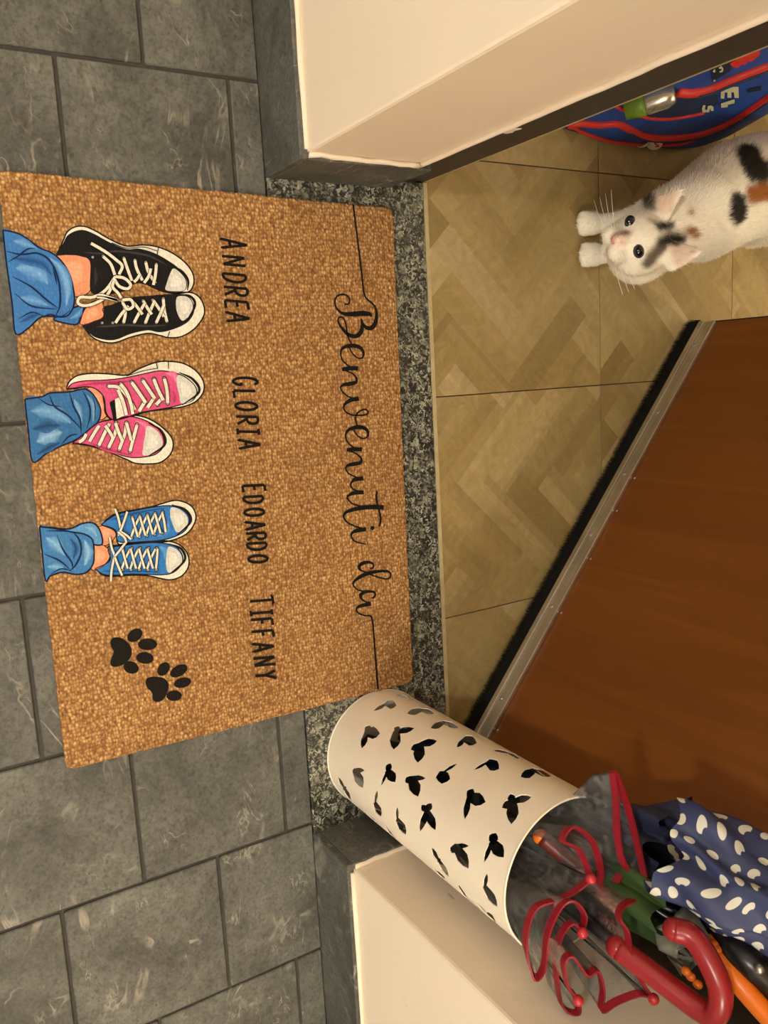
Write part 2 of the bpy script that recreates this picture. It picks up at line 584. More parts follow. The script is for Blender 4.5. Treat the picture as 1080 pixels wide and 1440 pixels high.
for iy in range(4):
    for ix in range(-4, 6):
        cx = .039 + TP * (ix + .5)
        cy = TH1 + .0035 + TP * (iy + .5) - .0085
        if cy - TP / 2 < TH1: cy = cy                      # first course runs up to the sill joint
        vi = (ix * 2 + iy) % 3
        o = variants[ti] if ti < 3 else variants[vi].copy()
        if ti >= 3: COL.objects.link(o)
        o.location = (cx, cy + .006, random.uniform(-.0003, .0001))
        o.rotation_euler = (0, 0, (PI / 2) * ((ix + iy) % 2))
        ti += 1

# walls of the doorway
def wall(name, x0, x1, y0, y1, z0, z1, mat=None, bev=.004):
    return tag(bm_obj(name, box_bm(x0, x1, y0, y1, z0, z1, bev, 2), mat or M['plaster']), kind='structure')
WB = .702
wl = wall('wall_left', -1.7, PXL - .0065, PY + .001, WB - .002, -.05, 2.15)
wr = wall('wall_right', PXR + .0065, 2.1, PY + .001, WB - .002, -.05, 2.15)
bm_obj('plaster_coat', box_bm(-1.7, PXL, PY, .632, .09, 2.15, .004, 2), M['plaster'], wl)
bm_obj('plaster_coat', box_bm(PXR, 2.1, PY, .632, .09, 2.15, .004, 2), M['plaster'], wr)
wall('wall_front', -1.7, 2.1, PY, WB, 2.15, 2.7)
tag(box('ceiling', -1.75, 2.25, -1.75, 3.45, 2.7, 2.76, M['ceiling']), kind='structure')
wall('wall_hall_left', -1.45, -1.40, WB + .003, 3.4, 0, 2.7)
wall('wall_hall_back', -1.4, 2.2, 3.4, 3.45, 0, 2.7)
wall('wall_hall_right', 2.2, 2.25, WB + .003, 3.4, 0, 2.7)
wall('wall_landing_left', -1.75, -1.70, -1.7, WB, 0, 2.7)
wall('wall_landing_right', 2.1, 2.15, -1.7, WB, 0, 2.7)

# plaster rough ends above the skirting (render lip)
def lip(name, pts, parent):
    v, f_ = tube(catmull([(p[0], p[1], p[2]) for p in pts], 5), .0036, 6)
    for i, p in enumerate(v):
        v[i] = p + Vector((noise.noise(p * 60), noise.noise(p * 60 + Vector((5, 0, 0))), noise.noise(p * 60 + Vector((0, 7, 0))))) * .0025
    return mesh_obj(name, v, f_, M['plaster'], parent, True)
lip('render_edge', [(-1.2, PY - .002, .101), (-.8, PY - .002, .1), (-.5, PY - .002, .101), (PXL - .004, PY - .001, .1005)], wl)
lip('render_edge', [(PXL + .002, PY + .002, .101), (PXL + .003, .55, .1), (PXL + .003, .625, .101)], wl)
lip('render_edge', [(PXR - .003, PY + .002, .101), (PXR - .003, .55, .1), (PXR - .003, .625, .101)], wr)
lip('render_edge', [(PXR + .004, PY - .002, .1), (.9, PY - .002, .101), (1.2, PY - .002, .1)], wr)

# slate skirting: front pieces and returns, mitred by overlap
SKH = .100
def skirt(side, segs, ret):
    root = tag(empty('baseboard_' + side), kind='structure')
    for (a, b_) in segs:
        bm_obj('tile', box_bm(a + .0006, b_ - .0006, TH0, PY, -.02, SKH, .0012), M['skirt'], root)
    bm_obj('tile', box_bm(*ret, -.02, SKH, .0012), M['skirt'], root)
skirt('left', [(-1.6, -1.2), (-1.2, -.72), (-.72, XL)], (PXL, XL, PY, .645))
skirt('right', [(XR, 1.07), (1.07, 1.5), (1.5, 2.0)], (XR, PXR, PY, .645))

# dark door lining on each jamb
def lining(name, x_face, sgn):
    root = tag(empty(name, (x_face, .67, 0)), kind='structure')
    x0, x1 = sorted((x_face - sgn * .0075, x_face - sgn * .0030))
    under(root, box('lining_board', x0, x1, .630, .7000, .0015, 2.12, M['frame'], bev=.0008))
    xa, xb = sorted((x_face - sgn * .0075, x_face - sgn * .0026))
    under(root, box('seal_strip', xa, xb, .7000, .7020, .0015, 2.12, M['seal']))
    return root
# ragged paint/filler where the render meets the lining
door_frame_l = lining('trim_3', PXL, 1)
lining('trim_4', PXR, -1)
v, f_ = tube(catmull([(PXL + .002, .628 + .003 * noise.noise(Vector((0, 0, z * 30))), z) for z in np.linspace(.1, 1.4, 60)], 2), .004, 6)
lp = mesh_obj('filler_edge', v, f_, M['plaster'], wl, True)
# chip of white paint on the lining
w = ray(718, 184); t = (PXL - .0028) / w[0]
cp = Vector((PXL - .0030, w[1] * t, H + w[2] * t))
ch = [(0, -.006, -.010), (0, .002, -.012), (0, .007, -.004), (0, .004, .004), (0, .007, .012), (0, -.002, .010), (0, -.005, .003)]
vv = [cp + Vector((.0, b_, c)) for a, b_, c in ch] + [cp + Vector((.0008, b_ * .8, c * .8)) for a, b_, c in ch]
ff = [tuple(range(7, 14))] + [(i, (i + 1) % 7, 7 + (i + 1) % 7, 7 + i) for i in range(7)]
under(door_frame_l, mesh_obj('paint_chip', vv, ff, M['chip']))

# ------------------------------------------------------------------ entrance door (open inwards)
D0 = Vector((-.0618, 1.2451, 0)); DD = Vector((.76421527, -.64496126, 0)); DN = Vector((-.64496126, -.76421527, 0))
dm = Matrix(((DD.x, DN.x, 0, D0.x), (DD.y, DN.y, 0, D0.y), (0, 0, 1, 0), (0, 0, 0, 1)))
DW = .888
droot = empty('entrance_door', D0 + DD * DW)
tag(droot, 'brown wooden entrance door standing open with metal strip along its bottom', 'door')
def dpart(name, s0, s1, n0, n1, z0, z1, mat, bev=0.0, parent=None):
    bm = box_bm(s0, s1, n0, n1, z0, z1, bev, 2)
    bmesh.ops.transform(bm, matrix=dm, verts=bm.verts)
    if dm.to_3x3().determinant() < 0:
        bmesh.ops.reverse_faces(bm, faces=bm.faces)
    return under(parent or droot, bm_obj(name, bm, mat)) if not parent else bm_obj(name, bm, mat, parent)
slab = dpart('door_leaf', 0, DW, -.052, -.008, .020, 2.06, M['door'], .0015)
dpart('edge_gasket', -.004, -.0003, -.050, -.010, .030, 2.05, M['gasket'])
strip = dpart('metal_strip', .004, DW - .01, -.0075, -.0005, .0345, .0655, M['alu'], .0012)
dpart('strip_ridge', .004, DW - .01, -.0005, .0020, .0345, .0445, M['alu'], .0012)
dpart('strip_lip', .004, DW - .01, -.0005, .0006, .0615, .0655, M['alu'], .0004)
# bristles: a solid core and many separate hairs
dpart('brush_core', .004, DW - .012, -.0065, .0000, .012, .0345, M['brush'])
bv, bf = [], []
rb = random.Random(3)
for i in range(9000):
    s = rb.uniform(.0, DW - .012); nn = rb.uniform(-.0065, .0015)
    top = Vector((s, nn * .7, .034)); bot = Vector((s + rb.uniform(-.005, .005), nn + rb.uniform(-.002, .0035), rb.uniform(.0012, .006)))
    i0 = len(bv)
    bv += [dm @ (top + Vector((.0006, 0, 0))), dm @ (top - Vector((.0006, 0, 0))), dm @ bot]
    bf.append((i0, i0 + 1, i0 + 2))
hb = under(droot, mesh_obj('brush_bristles', bv, bf, M['brush'])); tag(hb, kind='stuff')
def screw(s, z, r, nb):
    bm = bmesh.new()
    bmesh.ops.create_uvsphere(bm, u_segments=10, v_segments=6, radius=r)
    bmesh.ops.transform(bm, matrix=dm @ Matrix.Translation((s, nb, z)) @ Matrix.Diagonal((1, .5, 1, 1)), verts=bm.verts)
    bm_obj('screw', bm, M['screw'], strip if nb > -.005 else slab, smooth=True)
for s in (.055, .197, .321, .440, .575, .740): screw(s, .0505, .0036, -.0005)
for s in (.323, .387, .478, .578, .785): screw(s, .0695, .0018, -.0078)

# ------------------------------------------------------------------ doormat
MZ = .007
c_nl, c_fl, c_fr, c_nr = fl(-4, 237.5, MZ), fl(553, 292, MZ), fl(582, 960, MZ), fl(93, 1085, MZ)
mat_root = empty('doormat', ((c_nl + c_fr) / 2).to_2d().to_3d())
tag(mat_root, 'tan woven doormat printed with sneakers, names and paw prints before the sill', 'doormat')
# body: rounded, slightly frayed rectangle
edge = []
def side(a, b_, n):
    return [a + (b_ - a) * (i / n) for i in range(n)]
quad = [c_nl, c_nr, c_fr, c_fl]
cen = sum(quad, Vector()) / 4
for i in range(4):
    edge += side(quad[i], quad[(i + 1) % 4], 150)
rr = random.Random(5)
pts = []
for p in edge:
    d = (p - cen); d.z = 0
    dmin = min((p - q).length for q in quad)
    pull = max(0, .010 - dmin) * .35
    pts.append(p - d.normalized() * (pull + rr.uniform(0, .0011)))
nE = len(pts)
verts = [Vector((p.x, p.y, .0004)) for p in pts] + [Vector((p.x, p.y, MZ - .0016)) for p in pts] + \
        [Vector((p.x, p.y, MZ)) - (p - cen).normalized() * .0018 for p in pts]
for k in range(2 * nE, 3 * nE): verts[k].z = MZ
faces = [tuple(range(2 * nE, 3 * nE)), tuple(range(nE))[::-1]]
for lv in range(2):
    for i in range(nE):
        j = (i + 1) % nE
        faces.append((lv * nE + i, lv * nE + j, (lv + 1) * nE + j, (lv + 1) * nE + i))
under(mat_root, mesh_obj('woven_pile', verts, faces, M['coir']))

class Print:
    """flat ink: polygons and strokes traced on the mat's surface, in layers a hair apart"""
    def __init__(s):
        s.v = []; s.f = []; s.c = []; s.lvl = 0
    def up(s): s.lvl += 1
    def z(s): return MZ + .00025 + s.lvl * .00007
    def poly(s, pts, col, smooth=True, n=5, grad=None):
        s.up()
        q = catmull(pts, n, True) if smooth else [np.array(p, float) for p in pts]
        i0 = len(s.v)
        for p in q:
            s.v.append(fl(p[0], p[1], s.z())); s.c.append(lin(col))
        s.f.append(tuple(range(i0, i0 + len(q))))
    def stroke(s, pts, wd, col, n=6, smooth=True, soft=None):
        s.up()
        wl = wd if hasattr(wd, '__len__') else [wd] * len(pts)
        if soft: wl = [1.0] + list(wl[1:-1]) + [1.0]
        P = [(p[0], p[1], w_) for p, w_ in zip(pts, wl)]
        Q = catmull(P, n) if (smooth and len(P) > 2) else [np.array(p, float) for p in P]
        i0 = len(s.v)
        m_ = len(Q)
        k = 3 if soft else 2
        for i in range(m_):
            t = Q[min(i + 1, m_ - 1)][:2] - Q[max(i - 1, 0)][:2]
            t = t / (np.linalg.norm(t) + 1e-9); nrm = np.array([-t[1], t[0]]) * max(Q[i][2], .2) / 2
            a, b_ = Q[i][:2] + nrm, Q[i][:2] - nrm
            s.v.append(fl(a[0], a[1], s.z())); s.c.append(lin(soft or col))
            if soft:
                s.v.append(fl(Q[i][0], Q[i][1], s.z())); s.c.append(lin(soft if i in (0, m_ - 1) else col))
            s.v.append(fl(b_[0], b_[1], s.z())); s.c.append(lin(soft or col))
        for i in range(m_ - 1):
            for j in range(k - 1):
                a = i0 + i * k + j
                s.f.append((a, a + 1, a + k + 1, a + k))
    def dot(s, x, y, r, col, ry=None, rot=0, n=18):
        s.up()
        i0 = len(s.v); ry = ry or r
        for i in range(n):
            a = 2 * PI * i / n
            u, w_ = r * math.cos(a), ry * math.sin(a)
            s.v.append(fl(x + u * math.cos(rot) - w_ * math.sin(rot), y + u * math.sin(rot) + w_ * math.cos(rot), s.z())); s.c.append(lin(col))
        s.f.append(tuple(range(i0, i0 + n)))
    def build(s, name, part=None):
        fs = []
        for f_ in s.f:                                   # face every polygon up
            a = sum((s.v[f_[i - 1]].x * s.v[f_[i]].y - s.v[f_[i]].x * s.v[f_[i - 1]].y) for i in range(len(f_)))
            fs.append(f_ if a > 0 else f_[::-1])
        if part: return mesh_obj(name, s.v, fs, M['ink'], part, cols=s.c)
        return under(mat_root, mesh_obj(name, s.v, fs, M['ink'], cols=s.c))

INK = (22, 19, 16)
def A3(l): return [(x * .2963, 300 + y * .2963) for x, y in l]
def A4(l): return [(x * .2963, 480 + y * .2963) for x, y in l]
WHITE = (226, 222, 206); CAP = (205, 204, 196); LACE = (222, 217, 198); GREY = (150, 148, 142)

def sneaker(name, T, outline, upper, colr, dark, cap, capline, laces, eyelets, extra=None, lw=5.0):
    p = Print()
    o = T(outline)
    p.poly(o, WHITE)
    p.stroke(o + [o[0]], 2.0, INK)
    u = T(upper)
    p.poly(u, colr)
    p.stroke(u + [u[0]], 1.5, (30, 26, 26))
    if dark:
        for d in dark: p.stroke(T(d[0]), d[1], d[2], soft=colr)
    c = T(cap)
    p.poly(c, CAP)
    cc = sum(np.array(q) for q in c) / len(c)
    p.poly([tuple(cc + (np.array(q) - cc) * .55) for q in c], (222, 220, 212))
    p.stroke(T(capline), [1.2, 3.4, 3.4, 1.2] if len(capline) == 4 else 2.8, INK)
    for e in T(eyelets):
        p.dot(e[0], e[1], 2.9, (20, 18, 18)); p.dot(e[0], e[1], 1.9, (150, 148, 140))
    if extra: extra(p, T)
    shoe = p.build(name)
    z = Print(); z.lvl = p.lvl
    for l in laces:
        q = T(l)
        z.stroke(q, lw + 1.6, (28, 24, 22)); z.stroke(q, lw, LACE)
    z.build('printed_laces', shoe)

# -- figure one: black high-tops under rolled jeans
def legs(name, T, skins, body, folds, lights, cuffs):
    p = Print()
    for s_ in skins:
        q = T(s_); p.poly(q, (224, 148, 112)); p.stroke(q + [q[0]], 1.2, (70, 40, 30))
        c = sum(np.array(a) for a in q) / len(q)
        p.poly([tuple(c + (np.array(a) - c) * .5) for a in q], (232, 164, 130))
    for i, (b_, col) in enumerate(body):
        q = T(b_); p.poly(q, col, n=4); p.stroke(q + [q[0]], 2.2, (16, 30, 60), n=4)
    for l, w_, col, soft in lights: p.stroke(T(l), w_, col, soft=soft)
    for l, w_ in folds: p.stroke(T(l), [.6] + [w_] * (len(l) - 2) + [.6], (20, 42, 84))
    for l, w_, col in cuffs: p.stroke(T(l), w_, col)
    p.build(name)

legs('printed_jeans', A3,
     [[(268, 200), (330, 195), (380, 200), (430, 215), (432, 360), (350, 395), (300, 330), (270, 250)],
      [(378, 525), (400, 460), (440, 420), (485, 420), (490, 490), (440, 515), (400, 530)]],
     [([(300, 470), (400, 432), (385, 480), (366, 526), (310, 521), (255, 503)], (58, 112, 176)),
      ([(14, 80), (60, 88), (110, 108), (190, 165), (240, 185), (290, 225), (330, 290), (350, 370), (352, 425), (335, 470), (300, 492), (200, 490), (140, 540), (75, 572), (58, 430), (30, 230)], (62, 118, 184))],
     [([(30, 180), (100, 195), (180, 190), (240, 230), (278, 320), (285, 430), (262, 490)], 2.6), ([(40, 230), (90, 200), (130, 170), (170, 165)], 2.2),
      ([(60, 300), (150, 350), (220, 410), (275, 450)], 2.4), ([(70, 380), (150, 440), (270, 455)], 2.2), ([(200, 490), (240, 480), (290, 490), (335, 460)], 2.0),
      ([(90, 500), (150, 470), (210, 488)], 1.8), ([(250, 260), (262, 300), (270, 340)], 2.4)],
     [([(60, 130), (110, 140), (180, 170)], 14, (110, 160, 212), (62, 118, 184)), ([(70, 260), (130, 260), (190, 290), (230, 340)], 26, (112, 164, 214), (62, 118, 184)),
      ([(80, 400), (150, 410), (240, 440)], 16, (106, 158, 210), (62, 118, 184)), ([(230, 205), (295, 270), (320, 360), (312, 450)], 14, (122, 172, 220), (62, 118, 184)),
      ([(50, 210), (120, 220), (200, 240), (250, 300)], 14, (34, 76, 136), (62, 118, 184)), ([(90, 520), (150, 490), (190, 480)], 12, (34, 74, 132), (62, 118, 184)),
      ([(330, 500), (370, 480), (392, 445)], 10, (104, 156, 208), (58, 112, 176))], [])
sneaker('printed_sneaker', A3,
        [(268, 195), (300, 130), (318, 90), (355, 65), (400, 62), (450, 82), (520, 122), (600, 155), (680, 150), (750, 160), (820, 190), (880, 235), (915, 285), (920, 330), (905, 365), (880, 376), (835, 380), (780, 372), (740, 358), (690, 335), (640, 330), (600, 362), (540, 378), (480, 378), (432, 365), (430, 230), (380, 200), (330, 195)],
        [(268, 195), (302, 142), (322, 107), (360, 86), (400, 82), (450, 102), (520, 140), (600, 172), (660, 170), (730, 190), (790, 222), (845, 262), (880, 312), (884, 350), (868, 368), (835, 374), (780, 368), (740, 355), (690, 333), (640, 328), (600, 360), (540, 375), (480, 375), (434, 362), (432, 230), (380, 200), (330, 195)],
        (24, 23, 24), [([(390, 185), (480, 190), (560, 180), (700, 200), (800, 250)], 4, (66, 64, 64)), ([(450, 250), (455, 300), (450, 350)], 8, (52, 50, 50))],
        [(822, 262), (850, 277), (878, 310), (884, 345), (872, 366), (838, 370), (787, 364), (792, 330), (806, 290)],
        [(818, 250), (862, 275), (892, 318), (890, 366)],
        [[(588, 214), (604, 260), (626, 320)], [(640, 224), (650, 265), (676, 318)], [(692, 234), (705, 280), (738, 332)], [(742, 244), (738, 290), (728, 340)],
         [(716, 262), (705, 300), (684, 330)], [(664, 290), (650, 312), (636, 326)], [(490, 205), (525, 240), (545, 292)], [(432, 142), (500, 182), (548, 218), (580, 250), (565, 290)],
         [(548, 300), (500, 365), (440, 398), (382, 398), (370, 424), (398, 438), (448, 428), (505, 392), (545, 318)], [(548, 300), (590, 308), (620, 338), (604, 358), (566, 346), (542, 312)], [(540, 320), (535, 350), (560, 378), (575, 402)]],
        [(440, 208), (490, 203), (588, 212), (640, 222), (692, 232), (742, 242)],
        lambda p, T: (p.stroke(T([(752, 162), (746, 194)]), 1.4, (60, 58, 56)), p.stroke(T([(530, 140), (600, 165), (680, 160), (745, 178)]), 1.2, (40, 38, 38))), lw=4.0)
sneaker('printed_sneaker', A3,
        [(390, 530), (430, 580), (470, 605), (520, 615), (560, 610), (620, 588), (700, 570), (760, 580), (800, 590), (860, 585), (920, 550), (960, 500), (971, 460), (955, 410), (920, 380), (870, 375), (820, 385), (760, 390), (700, 395), (640, 400), (580, 420), (520, 440), (485, 450), (490, 490), (440, 515)],
        [(390, 530), (434, 574), (470, 592), (520, 600), (560, 594), (620, 570), (700, 553), (760, 562), (830, 545), (888, 515), (918, 470), (914, 425), (890, 394), (850, 386), (760, 393), (700, 398), (640, 403), (580, 423), (520, 443), (488, 452), (492, 490), (440, 517)],
        (24, 23, 24), [([(450, 540), (520, 535), (600, 530), (700, 535), (800, 530)], 4, (66, 64, 64))],
        [(838, 402), (865, 392), (895, 400), (914, 430), (911, 470), (890, 495), (862, 508), (838, 460)],
        [(850, 385), (905, 395), (925, 440), (880, 520)],
        [[(775, 408), (780, 460), (792, 513)], [(728, 414), (760, 460), (778, 490)], [(742, 518), (762, 475), (776, 440)], [(690, 520), (712, 465), (730, 425)], [(680, 416), (700, 450), (720, 480)],
         [(637, 518), (662, 470), (688, 425)], [(628, 416), (655, 450), (676, 480)], [(587, 518), (595, 470), (582, 415)], [(548, 520), (575, 480), (610, 440)], [(460, 396), (510, 402), (560, 414), (520, 400), (480, 388), (455, 392)], [(580, 412), (620, 410), (632, 440), (605, 455), (582, 425)]],
        [(485, 520), (535, 520), (587, 518), (637, 518), (690, 520), (742, 518), (792, 513), (775, 405), (725, 412), (680, 415), (625, 415)],
        lambda p, T: p.stroke(T([(795, 588), (806, 560)]), 1.4, (60, 58, 56)), lw=4.0)

# -- figure two: pink low sneakers
PINK = (212, 84, 128)
sneaker('printed_sneaker', A4,
        [(345, 485), (400, 440), (460, 390), (530, 370), (600, 350), (640, 350), (700, 365), (760, 400), (810, 450), (822, 495), (805, 540), (760, 575), (700, 582), (640, 578), (600, 560), (540, 535), (480, 512), (420, 495)],
        [(345, 482), (400, 440), (460, 390), (530, 372), (600, 358), (650, 362), (710, 385), (750, 415), (775, 455), (775, 500), (740, 535), (690, 548), (640, 552), (590, 545), (520, 522), (460, 502), (400, 488)],
        PINK, [([(420, 480), (520, 515), (640, 545)], 7, (160, 46, 88)), ([(640, 375), (690, 400), (690, 440)], 8, (232, 130, 164))],
        [(700, 402), (740, 420), (768, 460), (768, 500), (735, 530), (680, 541), (680, 500), (690, 440)],
        [(705, 388), (765, 425), (782, 490), (700, 548)],
        [[(650, 398), (636, 450), (617, 520)], [(600, 386), (592, 440), (566, 512)], [(556, 388), (545, 440), (516, 503)], [(520, 390), (495, 440), (470, 493)], [(470, 400), (445, 440), (425, 475)], [(600, 388), (612, 430), (622, 470)], [(548, 388), (562, 430), (580, 470)], [(500, 400), (520, 430), (535, 455)], [(410, 440), (395, 465), (375, 478)]],
        [(650, 395), (600, 385), (550, 385), (617, 523), (565, 515), (515, 505), (470, 495)], lw=4.4)
def tongue(p, T):
    p.poly(T([(520, 290), (545, 275), (554, 366), (540, 382)]), (20, 18, 18), False)
    p.poly(T([(545, 275), (577, 262), (592, 352), (554, 368)]), (226, 222, 206), False)
    p.stroke(T([(742, 100), (748, 130)]), 1.4, (70, 66, 64)); p.stroke(T([(798, 96), (800, 130)]), 1.4, (70, 66, 64))
    p.stroke(T([(600, 165), (680, 140), (745, 128)]), 1.2, (60, 50, 50))
sneaker('printed_sneaker', A4,
        [(315, 225), (330, 190), (370, 162), (440, 152), (520, 155), (600, 160), (660, 130), (740, 100), (800, 95), (870, 105), (930, 140), (965, 190), (965, 240), (930, 285), (870, 310), (800, 320), (720, 330), (660, 345), (600, 365), (540, 375), (500, 340), (490, 260), (430, 215), (350, 225)],
        [(320, 225), (345, 200), (400, 188), (480, 185), (560, 178), (620, 168), (680, 155), (760, 140), (830, 150), (880, 170), (920, 205), (935, 240), (915, 280), (860, 300), (800, 315), (720, 328), (660, 340), (600, 362), (540, 372), (505, 340), (490, 260), (430, 217)],
        PINK, [([(350, 215), (450, 200), (560, 195), (640, 185)], 6, (164, 48, 92)), ([(780, 150), (825, 160), (835, 200)], 10, (234, 136, 168)), ([(820, 230), (830, 270), (820, 300)], 8, (170, 52, 96))],
        [(845, 160), (890, 180), (925, 215), (930, 250), (905, 285), (860, 293), (850, 250), (838, 200)],
        [(850, 148), (915, 180), (945, 240), (865, 302)],
        [[(740, 300), (772, 268)], [(700, 315), (728, 272)], [(660, 332), (690, 282)], [(513, 213), (560, 218), (600, 255), (640, 325)], [(572, 203), (600, 240), (622, 300), (630, 345)], [(560, 230), (585, 290), (600, 350)], [(625, 195), (650, 230), (692, 292)], [(678, 186), (700, 220), (735, 272)], [(730, 180), (750, 230), (775, 280)], [(780, 178), (792, 230), (796, 292)]],
        [(513, 213), (572, 200), (625, 192), (678, 183), (730, 178), (780, 175), (796, 295), (748, 302)], tongue, lw=4.6)
BJ = (56, 108, 160)
legs('printed_jeans', A4,
     [[(400, 230), (440, 213), (480, 230), (492, 290), (512, 345), (475, 372), (476, 310), (440, 250)]],
     [([(118, 275), (200, 262), (240, 245), (330, 240), (400, 226), (440, 250), (470, 300), (478, 340), (465, 382), (430, 412), (390, 447), (350, 472), (290, 497), (220, 532), (155, 572), (135, 430)], BJ)],
     [([(235, 255), (260, 310), (320, 350), (390, 420)], 2.4), ([(330, 245), (350, 310), (380, 370), (385, 440)], 2.6), ([(390, 232), (420, 290), (428, 350), (412, 415)], 2.4), ([(180, 268), (230, 300), (290, 310)], 2.0),
      ([(440, 262), (452, 310), (450, 370)], 1.6), ([(290, 490), (330, 450), (370, 440)], 2.4)],
     [([(140, 330), (210, 330), (280, 350), (340, 390)], 26, (112, 160, 204), BJ), ([(170, 480), (230, 450), (300, 430)], 34, (134, 176, 212), BJ), ([(150, 420), (220, 400), (290, 400)], 22, (32, 66, 112), BJ),
      ([(350, 270), (372, 320), (390, 390)], 12, (120, 168, 210), BJ), ([(410, 250), (445, 310), (440, 390)], 12, (112, 158, 202), BJ), ([(170, 540), (230, 505), (290, 480)], 12, (30, 60, 104), BJ)], [])

# -- figure three: small blue sneakers
BLU = (52, 118, 190)
legs('printed_jeans', A4,
     [[(462, 880), (520, 868), (552, 890), (546, 930), (510, 966), (478, 960)], [(442, 962), (490, 968), (522, 1000), (512, 1042), (470, 1078), (432, 1076)]],
     [([(188, 875), (250, 885), (330, 890), (390, 865), (440, 862), (470, 890), (486, 940), (480, 966), (440, 962), (400, 930), (330, 920)], (92, 150, 200)),
      ([(188, 880), (260, 888), (340, 905), (400, 915), (440, 945), (446, 1020), (440, 1060), (410, 1096), (360, 1106), (300, 1096), (240, 1112), (216, 1136), (200, 1000)], (66, 122, 178))],
     [([(340, 900), (375, 940), (385, 1000), (360, 1060), (330, 1090)], 2.6), ([(270, 920), (300, 990), (340, 1050), (345, 1085)], 2.4), ([(210, 1010), (280, 1040), (330, 1080)], 2.4), ([(360, 905), (410, 920), (445, 945)], 2.2), ([(240, 1105), (290, 1080), (340, 1090)], 2.0), ([(220, 900), (290, 900), (345, 905)], 2.0)],
     [([(215, 930), (260, 960), (310, 1020)], 22, (126, 176, 216), (66, 122, 178)), ([(400, 940), (418, 1000), (400, 1070)], 16, (136, 184, 220), (66, 122, 178)), ([(220, 1070), (270, 1070), (310, 1085)], 14, (116, 168, 210), (66, 122, 178)), ([(330, 930), (360, 980), (345, 1040)], 12, (30, 66, 116), (66, 122, 178)), ([(400, 880), (440, 895), (460, 930)], 8, (132, 180, 216), (92, 150, 200))], [])
zig1 = [[(628 + 36 * i, 838 - 6 * i), (640 + 36 * i, 880 - 6 * i), (654 + 36 * i, 928 - 6 * i)] for i in range(4)]
zag1 = [[(664 + 36 * i, 830 - 6 * i), (640 + 36 * i, 880 - 6 * i), (622 + 36 * i, 930 - 6 * i)] for i in range(4)]
sneaker('printed_sneaker', A4,
        [(480, 870), (520, 835), (560, 815), (640, 800), (720, 785), (770, 770), (830, 755), (880, 765), (915, 790), (930, 830), (920, 870), (890, 910), (840, 937), (780, 952), (700, 957), (600, 962), (560, 960), (545, 900)],
        [(480, 870), (525, 838), (565, 818), (640, 803), (720, 788), (800, 780), (860, 795), (895, 830), (895, 870), (870, 905), (820, 930), (760, 945), (690, 950), (600, 955), (557, 945), (547, 895)],
        BLU, [([(520, 850), (580, 830), (680, 808), (790, 790)], 5, (24, 68, 124)), ([(740, 930), (790, 900), (800, 850)], 10, (96, 156, 214))],
        [(812, 790), (850, 796), (884, 825), (892, 860), (874, 890), (840, 906), (820, 870), (808, 830)],
        [(815, 776), (880, 800), (905, 855), (840, 920)],
        zag1 + zig1 + [[(770, 815), (780, 860), (786, 905)]] + [[(546, 795), (562, 840), (574, 900)], [(604, 808), (585, 865), (562, 922)], [(575, 905), (600, 920), (622, 940)]],
        [(628 + 36 * i, 834 - 6 * i) for i in range(5)] + [(626 + 36 * i, 934 - 6 * i) for i in range(5)], lw=3.0)
zig2 = [[(580 + 40 * i, 985), (592 + 40 * i, 1030), (606 + 40 * i, 1078)] for i in range(4)]
zag2 = [[(618 + 40 * i, 985), (596 + 40 * i, 1030), (578 + 40 * i, 1080)] for i in range(4)]
sneaker('printed_sneaker', A4,
        [(450, 1080), (490, 1110), (540, 1115), (620, 1110), (700, 1112), (760, 1125), (810, 1132), (860, 1115), (890, 1080), (897, 1040), (885, 1000), (850, 965), (800, 948), (740, 950), (660, 955), (580, 965), (510, 980), (520, 1040)],
        [(450, 1080), (492, 1106), (540, 1110), (620, 1105), (700, 1106), (770, 1108), (820, 1098), (858, 1065), (868, 1030), (855, 995), (820, 968), (740, 955), (660, 960), (580, 970), (515, 985), (522, 1040)],
        BLU, [([(480, 1090), (560, 1092), (660, 1090), (760, 1098)], 5, (24, 68, 124)), ([(740, 970), (780, 990), (780, 1040)], 10, (96, 156, 214))],
        [(800, 975), (835, 985), (860, 1015), (863, 1050), (840, 1080), (800, 1098), (788, 1060), (790, 1010)],
        [(802, 962), (860, 985), (876, 1040), (805, 1105)],
        zag2 + zig2 + [[(748, 985), (745, 1030), (740, 1078)]] + [[(520, 930), (530, 980), (545, 1020)], [(600, 950), (570, 990), (545, 1020)], [(526, 1138), (530, 1085), (542, 1025)], [(580, 1112), (562, 1070), (545, 1025)], [(560, 905), (590, 930), (600, 955)]],
        [(585 + 40 * i, 982) for i in range(5)] + [(582 + 40 * i, 1084) for i in range(5)], lw=3.0)

# -- paw prints
def C8(x, y): return (x * .2963, 800 + y * .2963)
for pad, toes in (([(525, 340), (545, 325), (580, 330), (615, 360), (626, 395), (612, 432), (580, 457), (540, 465), (524, 450), (530, 420), (540, 395), (528, 370)],
                   [(640, 315, 40, 28, -35), (700, 358, 46, 28, -2), (688, 423, 42, 28, 6), (622, 468, 37, 29, 18)]),
                  ([(690, 540), (700, 518), (730, 512), (775, 518), (800, 545), (795, 585), (775, 620), (745, 632), (725, 620), (722, 590), (700, 565)],
                   [(776, 475, 36, 26, -52), (848, 484, 45, 26, -30), (866, 540, 42, 24, -14), (826, 602, 37, 25, -2)])):
    p = Print()
    p.poly([C8(*q) for q in pad], INK)
    for x, y, a, b_, r in toes:
        q = C8(x, y); p.dot(q[0], q[1], a * .2963, INK, b_ * .2963, math.radians(r))
    p.build('printed_paw')

